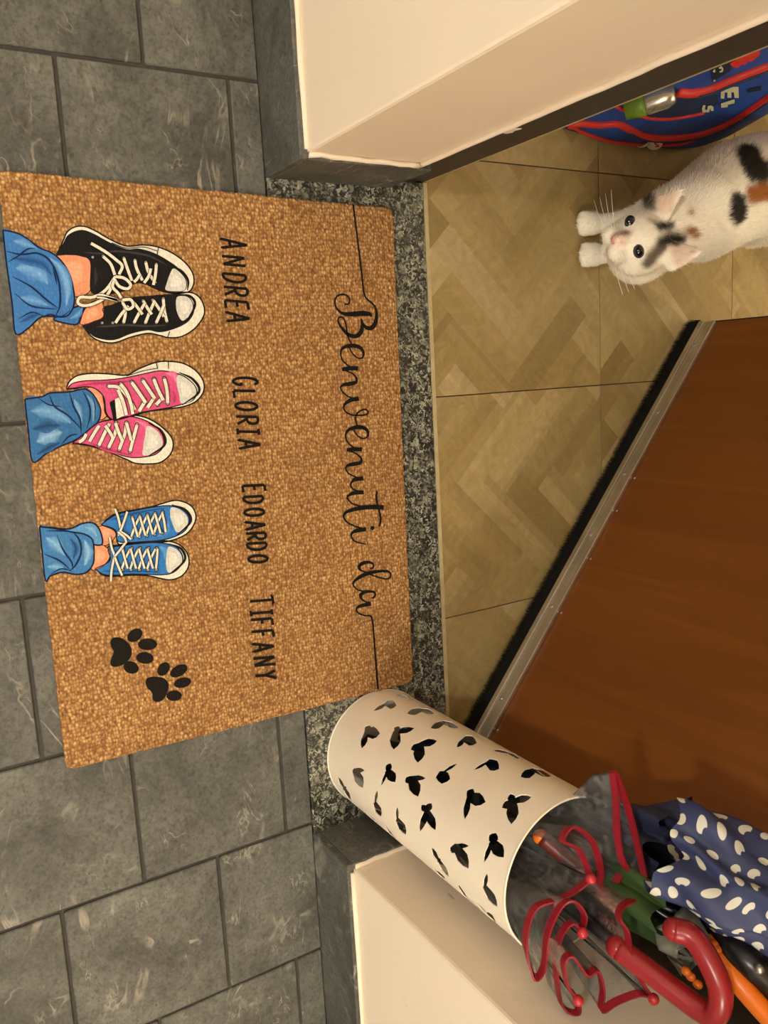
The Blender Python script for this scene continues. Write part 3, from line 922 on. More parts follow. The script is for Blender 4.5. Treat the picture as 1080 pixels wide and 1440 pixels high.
# -- names: thin condensed capitals drawn with strokes (u across 0..1, v up 0..1)
def arc(cx, cy, rx, ry, a0, a1, n=9):
    return [(cx + rx * math.cos(math.radians(a0 + (a1 - a0) * i / n)), cy + ry * math.sin(math.radians(a0 + (a1 - a0) * i / n))) for i in range(n + 1)]
GL = {
    'A': [[(0, 0), (.5, 1)], [(.5, 1), (1, 0)], [(.18, .33), (.82, .33)], [(-.08, 0), (.12, 0)], [(.88, 0), (1.08, 0)]],
    'N': [[(.05, 0), (.05, 1)], [(.05, 1), (.95, 0)], [(.95, 0), (.95, 1)]],
    'D': [[(.08, 0), (.08, 1)], [(.08, 1)] + arc(.35, .5, .6, .5, 90, -90, 12) + [(.08, 0)]],
    'R': [[(.08, 0), (.08, 1)], [(.08, 1)] + arc(.45, .74, .45, .26, 90, -90, 10) + [(.08, .48)], [(.35, .48), (.95, 0)]],
    'E': [[(.08, 0), (.08, 1)], [(.08, 1), (.9, 1)], [(.08, .52), (.7, .52)], [(.08, 0), (.95, 0)]],
    'G': [arc(.5, .5, .45, .5, 45, 330, 16) + [(.9, .3)], [(.6, .32), (1.0, .32)]],
    'L': [[(.1, 1), (.1, 0)], [(.1, 0), (.95, 0)]],
    'O': [arc(.5, .5, .45, .5, 0, 360, 22)],
    'I': [[(.5, 0), (.5, 1)], [(.15, 0), (.85, 0)], [(.15, 1), (.85, 1)]],
    'T': [[(.5, 0), (.5, 1)], [(.0, 1), (1, 1)], [(0, 1), (0, .93)], [(1, 1), (1, .93)]],
    'F': [[(.1, 0), (.1, 1)], [(.1, 1), (.95, 1)], [(.1, .52), (.7, .52)]],
    'Y': [[(.5, 0), (.5, .48)], [(.5, .48), (.02, 1)], [(.5, .48), (.98, 1)]],
}
def word(letters, ox, oy, sc, wpx, tilt):
    p = Print()
    for ch, y, xb, xt in letters:
        y_, b_, t_ = oy + y * sc, ox + xb * sc, ox + xt * sc
        for st in GL[ch]:
            q = []
            for u, v_ in st:
                q.append((b_ + (t_ - b_) * v_ + (u - .5) * wpx * .17, y_ + (u - .5) * wpx + v_ * tilt - tilt / 2))
            p.stroke(q, 3.9, INK, smooth=False)
    p.build('printed_name')
word([('A', 105, 96, 258), ('N', 212, 104, 245), ('D', 320, 108, 252), ('R', 405, 114, 262), ('E', 490, 122, 265), ('A', 570, 132, 276)], 290, 320, .2222, 12.5, 3.0)
word([('G', 975, 170, 325), ('L', 1055, 176, 315), ('O', 1130, 185, 322), ('R', 1220, 193, 328), ('I', 1292, 200, 332), ('A', 1372, 208, 342)], 290, 320, .2222, 12.0, 0.5)
word([('E', 82, 104, 252), ('D', 157, 110, 240), ('O', 242, 114, 247), ('A', 330, 122, 256), ('R', 404, 128, 258), ('D', 472, 134, 264), ('O', 557, 142, 270)], 320, 670, .2083, 10.5, -1.5)
word([('T', 838, 150, 305), ('I', 920, 158, 298), ('F', 985, 160, 302), ('F', 1065, 166, 308), ('A', 1152, 172, 314), ('N', 1248, 178, 320), ('Y', 1342, 188, 326)], 320, 670, .2083, 11.0, -2.5)

# -- greeting in a brush script
p = Print()
def S1(pts, wd): p.stroke([(440 + x * .1806, 380 + y * .1806) for x, y in pts], [w_ * .1806 * 1.08 + .35 for w_ in wd] if hasattr(wd, '__len__') else wd * .1806, INK, n=7)
def S2(pts, wd): p.stroke([(440 + x * .1737, 630 + y * .1737) for x, y in pts], [w_ * .1737 * 1.08 + .35 for w_ in wd] if hasattr(wd, '__len__') else wd * .1737, INK, n=7)
p.stroke([(496.5, 287.5), (502, 330), (508.5, 384)], 2.5, INK)
S1([(378, 0), (386, 80), (395, 165), (415, 218), (455, 252), (485, 288), (496, 340), (488, 405), (462, 445), (425, 450), (395, 425), (378, 385)], [11, 11, 11, 11, 12, 13, 18, 28, 32, 26, 18, 10])
S1([(376, 378), (384, 430), (372, 485), (332, 514), (275, 500), (222, 445), (196, 395), (208, 366), (238, 374), (256, 420), (266, 480), (278, 530), (302, 572)], [10, 22, 30, 30, 24, 16, 10, 10, 10, 10, 9, 9, 9])
S1([(456, 362), (440, 342), (380, 336), (300, 342), (240, 338), (196, 310), (173, 265), (178, 215), (218, 189), (264, 197), (287, 230), (276, 262), (246, 264)], [8, 28, 36, 32, 22, 14, 10, 10, 10, 10, 10, 10, 12])
S1([(280, 596), (310, 650), (350, 684), (385, 680), (394, 640), (368, 604), (320, 588), (262, 592), (226, 615), (216, 652), (232, 702), (282, 746), (345, 757)], [9, 9, 9, 11, 16, 24, 28, 24, 16, 10, 9, 9, 9])
S1([(352, 764), (290, 764), (226, 772)], [30, 30, 26])
S1([(238, 776), (300, 800), (338, 838), (334, 872), (290, 884), (238, 892), (216, 916), (236, 952), (282, 986), (345, 1000)], [9, 9, 14, 22, 28, 20, 10, 9, 9, 9])
S1([(358, 1000), (302, 1010), (256, 1036), (239, 1066), (256, 1102), (300, 1126), (352, 1130), (412, 1125), (430, 1105), (415, 1086), (376, 1091), (342, 1120), (331, 1160), (347, 1208)], [30, 28, 20, 12, 10, 10, 10, 10, 10, 10, 10, 10, 9, 9])
S1([(318, 1246), (350, 1290), (390, 1310), (425, 1295), (427, 1254), (392, 1226), (332, 1224), (277, 1244), (256, 1282), (266, 1332), (312, 1376), (372, 1390)], [9, 9, 9, 11, 18, 26, 28, 20, 12, 9, 9, 9])
S2([(398, 10), (340, 10), (275, 16)], [28, 29, 25])
S2([(288, 22), (350, 46), (390, 84), (384, 118), (332, 130), (282, 142), (266, 166), (290, 206), (350, 236), (400, 246)], [9, 9, 14, 24, 29, 20, 10, 9, 9, 9])
S2([(408, 246), (345, 254), (316, 274), (306, 302), (330, 336), (385, 356)], [29, 28, 16, 11, 9, 9])
S2([(412, 358), (334, 364), (288, 386), (282, 412), (322, 452), (390, 472)], [29, 27, 16, 11, 9, 9])
S2([(574, 481), (480, 478), (400, 484), (322, 500), (264, 525), (250, 560), (276, 600), (340, 634), (405, 652)], [32, 32, 30, 26, 18, 13, 10, 9, 9])
S2([(521, 350), (513, 390), (521, 450), (540, 520), (549, 580), (538, 635)], [10, 13, 13, 12, 13, 11])
S2([(432, 657), (352, 670), (317, 690), (311, 716), (342, 756), (430, 780)], [29, 27, 16, 11, 9, 7])
p.build('printed_word')
p = Print()
p.dot(440 + 482 * .1737, 630 + 648 * .1737, 2.9, INK)
p.build('printed_dot')
p = Print()
S2([(463, 976), (484, 970), (488, 942), (460, 926), (412, 930), (376, 955), (380, 984), (420, 1002), (462, 1014)], [12, 11, 12, 18, 24, 22, 14, 9, 9])
S2([(450, 1018), (540, 1050), (598, 1060), (627, 1040), (620, 1006), (580, 996), (502, 1002), (432, 1020), (372, 1050), (328, 1090), (336, 1126), (370, 1150), (425, 1162)], [8, 9, 10, 11, 13, 16, 24, 28, 24, 15, 10, 9, 9])
S2([(478, 1216), (498, 1203), (505, 1178), (482, 1163), (424, 1165), (388, 1190), (394, 1222), (430, 1246), (465, 1250)], [12, 11, 12, 16, 22, 24, 14, 9, 8])
S2([(470, 1262), (422, 1270), (368, 1286), (353, 1312), (376, 1342), (420, 1356), (465, 1360), (480, 1392), (488, 1440)], [28, 27, 18, 12, 10, 10, 11, 11, 11])
p.stroke([(524.5, 878), (528.5, 930), (531.5, 969)], 2.5, INK)
p.build('printed_word')

# ------------------------------------------------------------------ umbrella stand
SX, SY, SR, SH = .5455, .5755, .0862, .396
stand = empty('umbrella_stand', (SX, SY, 0))
tag(stand, 'cream cylindrical umbrella stand with cut-out butterflies on the stone sill', 'umbrella stand')
def on_stand(x, y):
    """first hit of a pixel's line of sight with the cylinder -> (arc length, z) or None"""
    w = ray(x, y)
    ox, oy = -SX, -SY
    a = w[0] ** 2 + w[1] ** 2; b_ = ox * w[0] + oy * w[1]; c = ox * ox + oy * oy - SR * SR
    d = b_ * b_ - a * c
    if d < 0: return None
    t = (-b_ - math.sqrt(d)) / a
    X, Y, Z = ox + w[0] * t, oy + w[1] * t, H + w[2] * t
    th = math.atan2(Y, X)
    return th, Z
# arc parameter measured from the direction facing the viewer's side, cut at the back
TH_C = math.atan2(-SY, -SX)
def wrap(th):
    d = (th - TH_C + PI) % (2 * PI) - PI
    return d * SR
def leaf(a, L, W):
    """teardrop wing from the origin along angle a (degrees)"""
    pts_ = [(-.12, 0), (-.02, -.34), (.28, -.50), (.58, -.60), (.88, -.40), (1.16, -.02), (.92, .34), (.60, .54), (.28, .44), (-.02, .34)]
    W = max(W * 1.12, 10 if L > 1 else 0)
    ca_, sa_ = math.cos(math.radians(a)), math.sin(math.radians(a))
    q = [(x * L, y * W) for x, y in pts_]
    return [(x * ca_ - y * sa_, x * sa_ + y * ca_) for x, y in q]
BF = [
    (264, 125, (150, 46, 12), (12, 32, 28)), (340, 103, (195, 35, 10), (20, 34, 12)), (388, 148, (165, 44, 20), (15, 46, 16)), (470, 193, (155, 44, 20), (20, 52, 17)),
    (190, 230, (105, 52, 20), (5, 44, 36), (-60, 26, 20)), (300, 228, (-12, 58, 20), (100, 56, 32), (-70, 20, 20)), (385, 273, (-12, 56, 24), (98, 58, 34), (150, 34, 22)), (545, 252, (130, 36, 15), (20, 42, 30)),
    (148, 366, (65, 62, 28), (3, 32, 14)), (266, 368, (112, 54, 10), (55, 44, 30), (-65, 26, 20)), (352, 393, (70, 64, 36), (3, 46, 16), (140, 24, 22)), (470, 372, (-32, 52, 10), (100, 38, 42)),
    (630, 335, (150, 52, 10), (35, 42, 36)), (715, 296, (195, 40, 9), (32, 46, 16)), (798, 366, (155, 48, 28), (20, 58, 18)), (110, 430, (60, 44, 12), (-118, 38, 10)),
    (222, 486, (65, 46, 20), (-80, 42, 10)), (303, 545, (60, 54, 22), (-92, 42, 10)), (408, 512, (108, 70, 20), (66, 68, 26), (-55, 28, 22), (-135, 24, 20)),
    (560, 462, (100, 72, 20), (18, 56, 40), (-62, 30, 24)), (720, 478, (-14, 62, 24), (94, 72, 36), (-110, 26, 24), (150, 40, 26)), (512, 640, (60, 82, 34), (0, 42, 15), (120, 26, 24)),
    (642, 625, (110, 70, 15), (52, 62, 38), (-62, 32, 30)), (450, 690, (58, 64, 15), (-118, 44, 13)), (618, 788, (58, 74, 24), (-80, 44, 13)),
]
holes = []
for b_ in BF:
    cx, cy = 440 + b_[0] * .389, 940 + b_[1] * .389
    for wing in b_[2:] + ((0, 9, 9), (90, 9, 9)):
        poly = []
        for x, y in leaf(*wing):
            h_ = on_stand(cx + x * .389, cy + y * .389)
            if h_ is None: poly = None; break
            poly.append((wrap(h_[0]), h_[1]))
        if poly and all(.008 < q[1] < SH - .01 for q in poly) and (max(q[0] for q in poly) - min(q[0] for q in poly)) < .06:
            holes.append(poly)
rs = random.Random(21)
# the pattern goes on round the sides and the back
vis = [(sum(q[0] for q in h) / len(h), sum(q[1] for q in h) / len(h)) for h in holes]
ymin, ymax = min(v[0] for v in vis), max(v[0] for v in vis)
for t_ in np.arange(-PI * SR + .025, PI * SR - .02, .046):
    for z_ in np.arange(.045, SH - .03, .052):
        c = (t_ + rs.uniform(-.008, .008), z_ + rs.uniform(-.008, .008) + (.026 if int(t_ * 100) % 2 else 0))
        if c[1] > SH - .03: continue
        if min(math.hypot(c[0] - v[0], c[1] - v[1]) for v in vis) < .034 or (ymin + .012 < c[0] < ymax - .012): continue
        a = rs.uniform(0, 360)
        for wing in ((a, .022, .011), (a + rs.uniform(60, 100), .02, .010), (a + 200, .009, .008)):
            holes.append([(c[0] + x, c[1] + y) for x, y in leaf(*wing)])
        vis.append(c)
co = []; ed = []
PE = PI * SR
nb = 96
gx = np.linspace(-PE, PE, nb + 1); gz = np.linspace(0, SH, 15)
for z_ in gz:
    for x in gx: co.append(Vector((x, z_)))
for j in range(len(gz)):
    for i in range(nb):
        if j in (0, len(gz) - 1): ed.append((j * (nb + 1) + i, j * (nb + 1) + i + 1))
for j in range(len(gz) - 1):
    for i in (0, nb): ed.append((j * (nb + 1) + i, (j + 1) * (nb + 1) + i))
for h_ in holes:
    i0 = len(co)
    for q in h_: co.append(Vector(q))
    for k in range(len(h_)): ed.append((i0 + k, i0 + (k + 1) % len(h_)))
res = delaunay_2d_cdt(co, ed, [], 0, 1e-6)
vco, tris = res[0], res[2]
def inside(pt, poly):
    c = False; n = len(poly); j = n - 1
    for i in range(n):
        if (poly[i][1] > pt[1]) != (poly[j][1] > pt[1]) and pt[0] < (poly[j][0] - poly[i][0]) * (pt[1] - poly[i][1]) / (poly[j][1] - poly[i][1] + 1e-12) + poly[i][0]: c = not c
        j = i
    return c
bbs = [(min(q[0] for q in h_), max(q[0] for q in h_), min(q[1] for q in h_), max(q[1] for q in h_), h_) for h_ in holes]
keep = []
for t_ in tris:
    c = ((vco[t_[0]][0] + vco[t_[1]][0] + vco[t_[2]][0]) / 3, (vco[t_[0]][1] + vco[t_[1]][1] + vco[t_[2]][1]) / 3)
    if any(b_[0] <= c[0] <= b_[1] and b_[2] <= c[1] <= b_[3] and inside(c, b_[4]) for b_ in bbs): continue
    keep.append(tuple(t_))
TW = .0011
def wv(q, r):
    th = TH_C + q[0] / SR
    return Vector((SX + r * math.cos(th), SY + r * math.sin(th), q[1] + .0012))
nv = len(vco)
verts = [wv(q, SR) for q in vco] + [wv(q, SR - TW) for q in vco]
faces = []
ec = {}
for a, b_, c in keep:
    faces.append((a, b_, c)); faces.append((nv + c, nv + b_, nv + a))
    for e in ((a, b_), (b_, c), (c, a)): ec[e] = 1
for (a, b_) in list(ec):
    if (b_, a) not in ec: faces.append((b_, a, nv + a, nv + b_))
shell = under(stand, mesh_obj('perforated_wall', verts, faces, M['white_metal'], smooth=False))
sm = shell.data
sm.polygons.foreach_set('use_smooth', [False] * len(sm.polygons))
# smooth normals on the curved skin: analytic custom normals
nrm = []
for vtx in sm.vertices:
    n_ = Vector((vtx.co.x - SX, vtx.co.y - SY, 0)).normalized()
    nrm.append(n_ if vtx.index < nv else -n_)
sm.polygons.foreach_set('use_smooth', [len(p_.vertices) == 3 for p_ in sm.polygons])
ln = []
for p_ in sm.polygons:
    for li in p_.loop_indices:
        ln.append(tuple(nrm[sm.loops[li].vertex_index]) if len(p_.vertices) == 3 else tuple(p_.normal))
sm.normals_split_custom_set(ln)
def ring(name, r, z, rad, mat):
    pth = [(SX + r * math.cos(a), SY + r * math.sin(a), z) for a in np.linspace(0, 2 * PI, 73)[:-1]]
    v, f_ = tube(pth, rad, 8, closed=True)
    return under(stand, mesh_obj(name, v, f_, mat, smooth=True))
ring('rolled_rim', SR - .0005, SH + .001, .0013, M['white_metal'])
ring('foot_rim', SR - .0006, .0022, .0016, M['white_metal'])
bm = bmesh.new()
bmesh.ops.create_cone(bm, cap_ends=True, segments=64, radius1=SR - .002, radius2=SR - .002, depth=.004)
bmesh.ops.translate(bm, verts=bm.verts, vec=(SX, SY, .0048))
under(stand, bm_obj('base_plate', bm, M['white_metal']))

# ------------------------------------------------------------------ umbrellas in the stand
def P3(x, y, z): return fl(x, y, z)
def bundle(name, parent, ax0, ax1, radii, folds, depth, mat, nz=26, seg=72, seed=0, twist=1.2, uv=False, flare=None):
    """gathered cloth round an axis: a fluted tapering sleeve"""
    a0, a1 = Vector(ax0), Vector(ax1)
    T = (a1 - a0).normalized(); U = T.orthogonal().normalized(); V_ = T.cross(U)
    rnd = random.Random(seed)
    ph = [rnd.uniform(0, 2 * PI) for _ in range(4)]
    verts, faces = [], []
    for j in range(nz + 1):
        t = j / nz
        r = np.interp(t, np.linspace(0, 1, len(radii)), radii)
        d = depth if not hasattr(depth, '__len__') else np.interp(t, np.linspace(0, 1, len(depth)), depth)
        for k in range(seg):
            a = 2 * PI * k / seg
            s_ = math.sin(folds * a + ph[0] + twist * t)
            s_ = math.copysign(abs(s_) ** .6, s_)
            q = 1 + d * s_ + d * .5 * math.sin((folds + 3) * a + ph[1] - 2 * t) + .10 * math.sin(2 * a + ph[2] + 3 * t)
            p_ = a0 + (a1 - a0) * t + (U * math.cos(a) + V_ * math.sin(a)) * r * q
            p_ += Vector((noise.noise(p_ * 24 + Vector((seed, 0, 0))), noise.noise(p_ * 24 + Vector((0, seed, 3))), noise.noise(p_ * 24 + Vector((7, 0, seed))))) * r * .22
            dx_, dy_ = p_.x - SX, p_.y - SY; dl_ = math.hypot(dx_, dy_)
            lim_ = SR - .005 if p_.z < SH + .006 else SR - .005 + (p_.z - SH - .006) * 1.2
            if dl_ > lim_: p_.x, p_.y = SX + dx_ / dl_ * lim_, SY + dy_ / dl_ * lim_
            if j == nz and flare: p_ += T * flare * math.sin(folds * a * .5 + ph[3])
            verts.append(p_)
    for j in range(nz):
        for k in range(seg):
            l = (k + 1) % seg
            faces.append((j * seg + k, j * seg + l, (j + 1) * seg + l, (j + 1) * seg + k))
    faces.append(tuple(range(seg))[::-1])
    o = mesh_obj(name, verts, faces, mat, smooth=True)
    return under(parent, o) if parent else o
def rod(name, parent, pts_, r, mat, seg=12, n=6):
    v, f_ = tube(catmull([tuple(q) for q in pts_], n) if len(pts_) > 2 else pts_, r, seg)
    return under(parent, mesh_obj(name, v, f_, mat, smooth=True))
def ball(name, parent, c, r, mat, sc=(1, 1, 1)):
    bm = bmesh.new()
    bmesh.ops.create_uvsphere(bm, u_segments=14, v_segments=9, radius=r)
    for v in bm.verts: v.co = Vector((v.co.x * sc[0], v.co.y * sc[1], v.co.z * sc[2])) + Vector(c)
    return under(parent, bm_obj(name, bm, mat, smooth=True))

# clear plastic umbrella with red trim and red crook
cu = empty('clear_umbrella', (.556, .558, .010))
tag(cu, 'see-through plastic umbrella with red hem and red crook handle in the stand', 'umbrella', 'umbrellas in the butterfly stand')
HEM = [(865, 1084, .420), (869, 1121, .425), (871, 1173, .438), (879, 1214, .450), (897, 1240, .463), (880, 1226, .462), (858, 1262, .458), (845, 1252, .452), (848, 1225, .447), (836, 1184, .437), (808, 1163, .430), (793, 1182, .430), (816, 1196, .438), (831, 1232, .450),
       (814, 1252, .447), (788, 1266, .438), (757, 1276, .430), (744, 1302, .424), (741, 1340, .424), (752, 1378, .428), (766, 1364, .436), (772, 1315, .442), (790, 1276, .449), (808, 1268, .455), (824, 1288, .460), (819, 1309, .462),
       (806, 1299, .460), (790, 1318, .456), (783, 1354, .452), (788, 1404, .452), (797, 1440, .458), (815, 1428, .468), (813, 1404, .474), (800, 1390, .474), (794, 1356, .474), (806, 1346, .478), (826, 1372, .482), (842, 1366, .484), (850, 1396, .488), (847, 1424, .494),
       (868, 1412, .505), (900, 1400, .520), (917, 1402, .526), (904, 1382, .526), (889, 1345, .516), (884, 1312, .506), (872, 1292, .499), (880, 1274, .493), (908, 1264, .490), (927, 1268, .489), (914, 1250, .474), (902, 1200, .452), (884, 1130, .428)]
HEM = [(x, y, z + (.022 if (i < 4 or i > 49) else 0)) for i, (x, y, z) in enumerate(HEM)]
hem = [np.array(P3(*q)) for q in HEM]
for q in hem:                                             # keep clear of the right jamb
    q[0] = min(q[0], XR - .004)
hp = catmull(hem, 4, True)
nh = len(hp)
ring0 = []
cx0, cy0 = .556, .560
lens = [0]
for i in range(1, nh): lens.append(lens[-1] + float(np.linalg.norm(hp[i] - hp[i - 1])))
tot = lens[-1] + float(np.linalg.norm(hp[0] - hp[-1]))
verts, faces = [], []
LV = 9
th0 = math.atan2(hp[0][1] - cy0, hp[0][0] - cx0)
for j in range(LV + 1):
    t = j / LV
    for i in range(nh):
        a = th0 + 2 * PI * lens[i] / tot
        rr_ = .030 + .012 * math.sin(8 * a)
        b_ = np.array([cx0 + rr_ * math.cos(a), cy0 + rr_ * math.sin(a), .20])
        s_ = t ** 1.0
        q = b_ * (1 - s_) + hp[i] * s_
        # bulge of the hanging film, held inside the stand below its rim
        d = np.array([q[0] - SX, q[1] - SY]); L_ = np.linalg.norm(d)
        lim = SR - .004 if q[2] < SH + .012 else .2
        if L_ > lim: q[0], q[1] = SX + d[0] / L_ * lim, SY + d[1] / L_ * lim
        verts.append(q)
for j in range(LV):
    for i in range(nh):
        k = (i + 1) % nh
        faces.append((j * nh + i, j * nh + k, (j + 1) * nh + k, (j + 1) * nh + i))
under(cu, mesh_obj('clear_canopy', verts, faces, M['film'], smooth=True))
# red binding: a flat tape folded over the film's edge
hv, hf = [], []
for i in range(nh):
    q = Vector(hp[i]); dn = (Vector(verts[(LV - 1) * nh + i]) - q).normalized()
    tg = (Vector(hp[(i + 1) % nh]) - Vector(hp[i - 1])).normalized()
    nn = tg.cross(dn).normalized() * .0011
    hv += [q - dn * .0012 + nn, q + dn * .0068 + nn, q + dn * .0068 - nn, q - dn * .0012 - nn]
for i in range(nh):
    k = (i + 1) % nh
    for e in range(4):
        f_ = (e + 1) % 4
        hf.append((4 * i + e, 4 * i + f_, 4 * k + f_, 4 * k + e))
under(cu, mesh_obj('red_hem', hv, hf, M['red']))
for q in ((831, 1236, .452), (897, 1242, .465), (930, 1270, .491), (819, 1312, .465), (813, 1407, .477), (919, 1405, .529)):
    c = P3(*q); c.x = min(c.x, XR - .006)
    rb_ = rod('rib', cu, [c - Vector((0, 0, .003)), Vector((.556 + (c.x - .556) * .5, .558 + (c.y - .558) * .5, .30)), Vector((.556, .558, .16))], .0012, M['black'], 6)
    sub(rb_, ball('rib_tip', cu, c, .0055, M['pinkp']))
rod('shaft', cu, [Vector((.556, .558, .012)), Vector((.558, .552, .30)), P3(868, 1330, .497)], .0055, M['black'])
h0, h1 = P3(868, 1332, .497), P3(985, 1420, .575)
rod('crook_handle', cu, [h0, h0.lerp(h1, .5), h1, P3(1008, 1424, .590), P3(1013, 1392, .592), P3(996, 1350, .578), P3(972, 1316, .560), P3(948, 1307, .548)], [.0108] * 43, M['redp'], 16)
ball('handle_end', cu, P3(948, 1307, .548), .0107, M['redp'])
ball('handle_collar', cu, h0, .0112, M['redp'])

# dotted navy umbrella leaning to the door
du = empty('dotted_umbrella', (.528, .608, .010))
tag(du, 'dark blue umbrella with white bitten dots, loosely rolled, in the stand', 'umbrella', 'umbrellas in the butterfly stand')
mt, nt, b = new_mat('navy_dotted_cloth')
at = N(nt, 'ShaderNodeUVMap')
vo = N(nt, 'ShaderNodeTexVoronoi', feature='F1', voronoi_dimensions='2D')
vo.inputs['Scale'].default_value = 1.0; vo.inputs['Randomness'].default_value = .35
nt.links.new(at.outputs[0], vo.inputs['Vector'])
dot_ = ramp(nt, [(.25, (1, 1, 1, 1)), (.27, (0, 0, 0, 1))], vo.outputs['Distance'])
dl = N(nt, 'ShaderNodeVectorMath', operation='SUBTRACT')
nt.links.new(at.outputs[0], dl.inputs[0]); nt.links.new(vo.outputs['Position'], dl.inputs[1])
d2 = N(nt, 'ShaderNodeVectorMath', operation='SUBTRACT'); nt.links.new(dl.outputs[0], d2.inputs[0]); d2.inputs[1].default_value = (.18, .22, 0)
d3 = N(nt, 'ShaderNodeVectorMath', operation='LENGTH'); nt.links.new(d2.outputs[0], d3.inputs[0])
bite = ramp(nt, [(.13, (0, 0, 0, 1)), (.15, (1, 1, 1, 1))], d3.outputs['Value'])
sepc = N(nt, 'ShaderNodeSeparateColor'); nt.links.new(vo.outputs['Color'], sepc.inputs[0])
some = ramp(nt, [(.42, (1, 1, 1, 1)), (.43, (0, 0, 0, 1))], sepc.outputs[0])
bite = math_n(nt, 'MAXIMUM', bite, some)
base = mixc(nt, math_n(nt, 'MULTIPLY', dot_, bite), lin((42, 50, 88)), lin((198, 196, 182)))
nt.links.new(base, b.inputs['Base Color']); b.inputs['Roughness'].default_value = .6
M['dots'] = mt
rod('shaft', du, [Vector((.528, .608, .012)), P3(950, 1216, .478), P3(1090, 1268, .60)], .0045, M['black'])
bundle('rolled_canopy', du, (.530, .606, .03), P3(946, 1198, .470), [.014, .020, .023, .025, .031, .042], 7, [.1, .15, .22, .25], M['navy'], seed=4)
def dotcloth():
    """the loose outer wrap: a crumpled sleeve that flares at its open end"""
    a0, a1 = P3(948, 1200, .512), P3(1120, 1285, .615)
    T = (a1 - a0).normalized(); U = T.orthogonal().normalized(); V_ = T.cross(U)
    nz, seg = 40, 110
    verts, faces, uv = [], [], []
    for j in range(nz + 1):
        t = j / nz
        r = np.interp(t, [0, .18, .45, .75, 1], [.044, .046, .047, .046, .044])
        for k in range(seg + 1):
            a = 2 * PI * k / seg
            fold = .16 * math.copysign(abs(math.sin(3.5 * a + 2.4 * t)) ** .7, math.sin(3.5 * a + 2.4 * t)) + .07 * math.sin(9 * a - 5 * t + 1)
            p_ = a0 + (a1 - a0) * t + (U * math.cos(a) + V_ * math.sin(a)) * r * (1 + fold)
            p_ -= T * (.010 * math.sin(3 * a + 1.0) + .006 * math.sin(7 * a)) * (1 - t)
            q = p_ * 20
            p_ = p_ + Vector((noise.noise(q), noise.noise(q + Vector((9, 2, 4))), noise.noise(q + Vector((3, 8, 1))))) * .008
            verts.append(p_); uv.append((k / seg * 15.4 + t * .8, t * (a1 - a0).length / .0188))
    for j in range(nz):
        for k in range(seg):
            a = j * (seg + 1) + k
            faces.append((a, a + 1, a + seg + 2, a + seg + 1))
    o = mesh_obj('dotted_wrap', verts, faces, M['dots'], smooth=True)
    ul = o.data.uv_layers.new(name='UVMap')
    for li, lp_ in enumerate(o.data.loops): ul.data[li].uv = uv[lp_.vertex_index]
    return under(du, o)
dotcloth()

# black umbrella
bu = empty('black_umbrella', (.580, .600, .010))
tag(bu, 'closed black umbrella with glossy black straight grip in the stand', 'umbrella', 'umbrellas in the butterfly stand')
bundle('rolled_canopy', bu, (.578, .598, .02), (.580, .604, .43), [.016, .024, .028, .026, .018], 7, [.1, .2, .25], M['blackcloth'], seed=9)
rod('shaft', bu, [Vector((.580, .602, .30)), P3(1000, 1300, .545)], .0065, M['black'])
rod('grip', bu, [P3(995, 1296, .540), P3(1030, 1330, .570), P3(1062, 1360, .592), P3(1120, 1410, .620)], [.013] * 6 + [.0165] * 7 + [.0155] * 6, M['black'], 16)
ball('grip_button', bu, P3(1068, 1363, .607), .0045, M['screw'])

# child's green and orange umbrella
gu = empty('green_umbrella', (.560, .620, .010))
tag(gu, 'green folded umbrella with orange handle and orange rib tips in the stand', 'umbrella', 'umbrellas in the butterfly stand')
bundle('rolled_canopy', gu, (.552, .622, .02), P3(958, 1292, .522), [.010, .016, .022, .026, .030, .026], 6, [.1, .2, .32], M['green'], seed=12, flare=.008)
bundle('pale_panel', gu, P3(955, 1290, .515), P3(985, 1338, .545), [.022, .026, .021], 5, [.25, .35], M['palefilm'], nz=10, seed=15, flare=.006)
rod('orange_handle', gu, [P3(990, 1322, .550), P3(1015, 1352, .570), P3(1050, 1395, .595), P3(1110, 1462, .625)], .0098, M['orange'], 16)
rod('orange_handle_shaft', gu, [Vector((.560, .620, .05)), P3(992, 1324, .550)], .004, M['black'])
for q in ((1008, 1335, .566), (1004, 1328, .562), (971, 1373, .552), (981, 1384, .558), (965, 1366, .549)):
    rb_ = rod('rib', gu, [P3(*q), P3(q[0] - 26, q[1] - 22, q[2] - .026)], .0012, M['screw'], 6)
    sub(rb_, ball('rib_tip', gu, P3(*q), .0042, M['orange'], (1, 1, 1.2)))

# umbrella with a short brown-red handle seen through the film
ru = empty('brown_handled_umbrella', (.540, .560, .010))
tag(ru, 'dark umbrella with short brown-red grip seen through the clear film', 'umbrella', 'umbrellas in the butterfly stand')
rod('grip', ru, [P3(762, 1178, .385), P3(800, 1210, .410), P3(832, 1233, .430)], .0085, M['brownred'], 14)
ball('grip_end', ru, P3(760, 1177, .384), .0082, M['orange'])
rod('shaft', ru, [Vector((.540, .560, .012)), P3(770, 1184, .384)], .004, M['black'])
bundle('rolled_canopy', ru, (.530, .545, .02), (.522, .548, .33), [.014, .024, .03, .028, .018], 7, [.1, .2, .25], M['blackcloth'], seed=19)

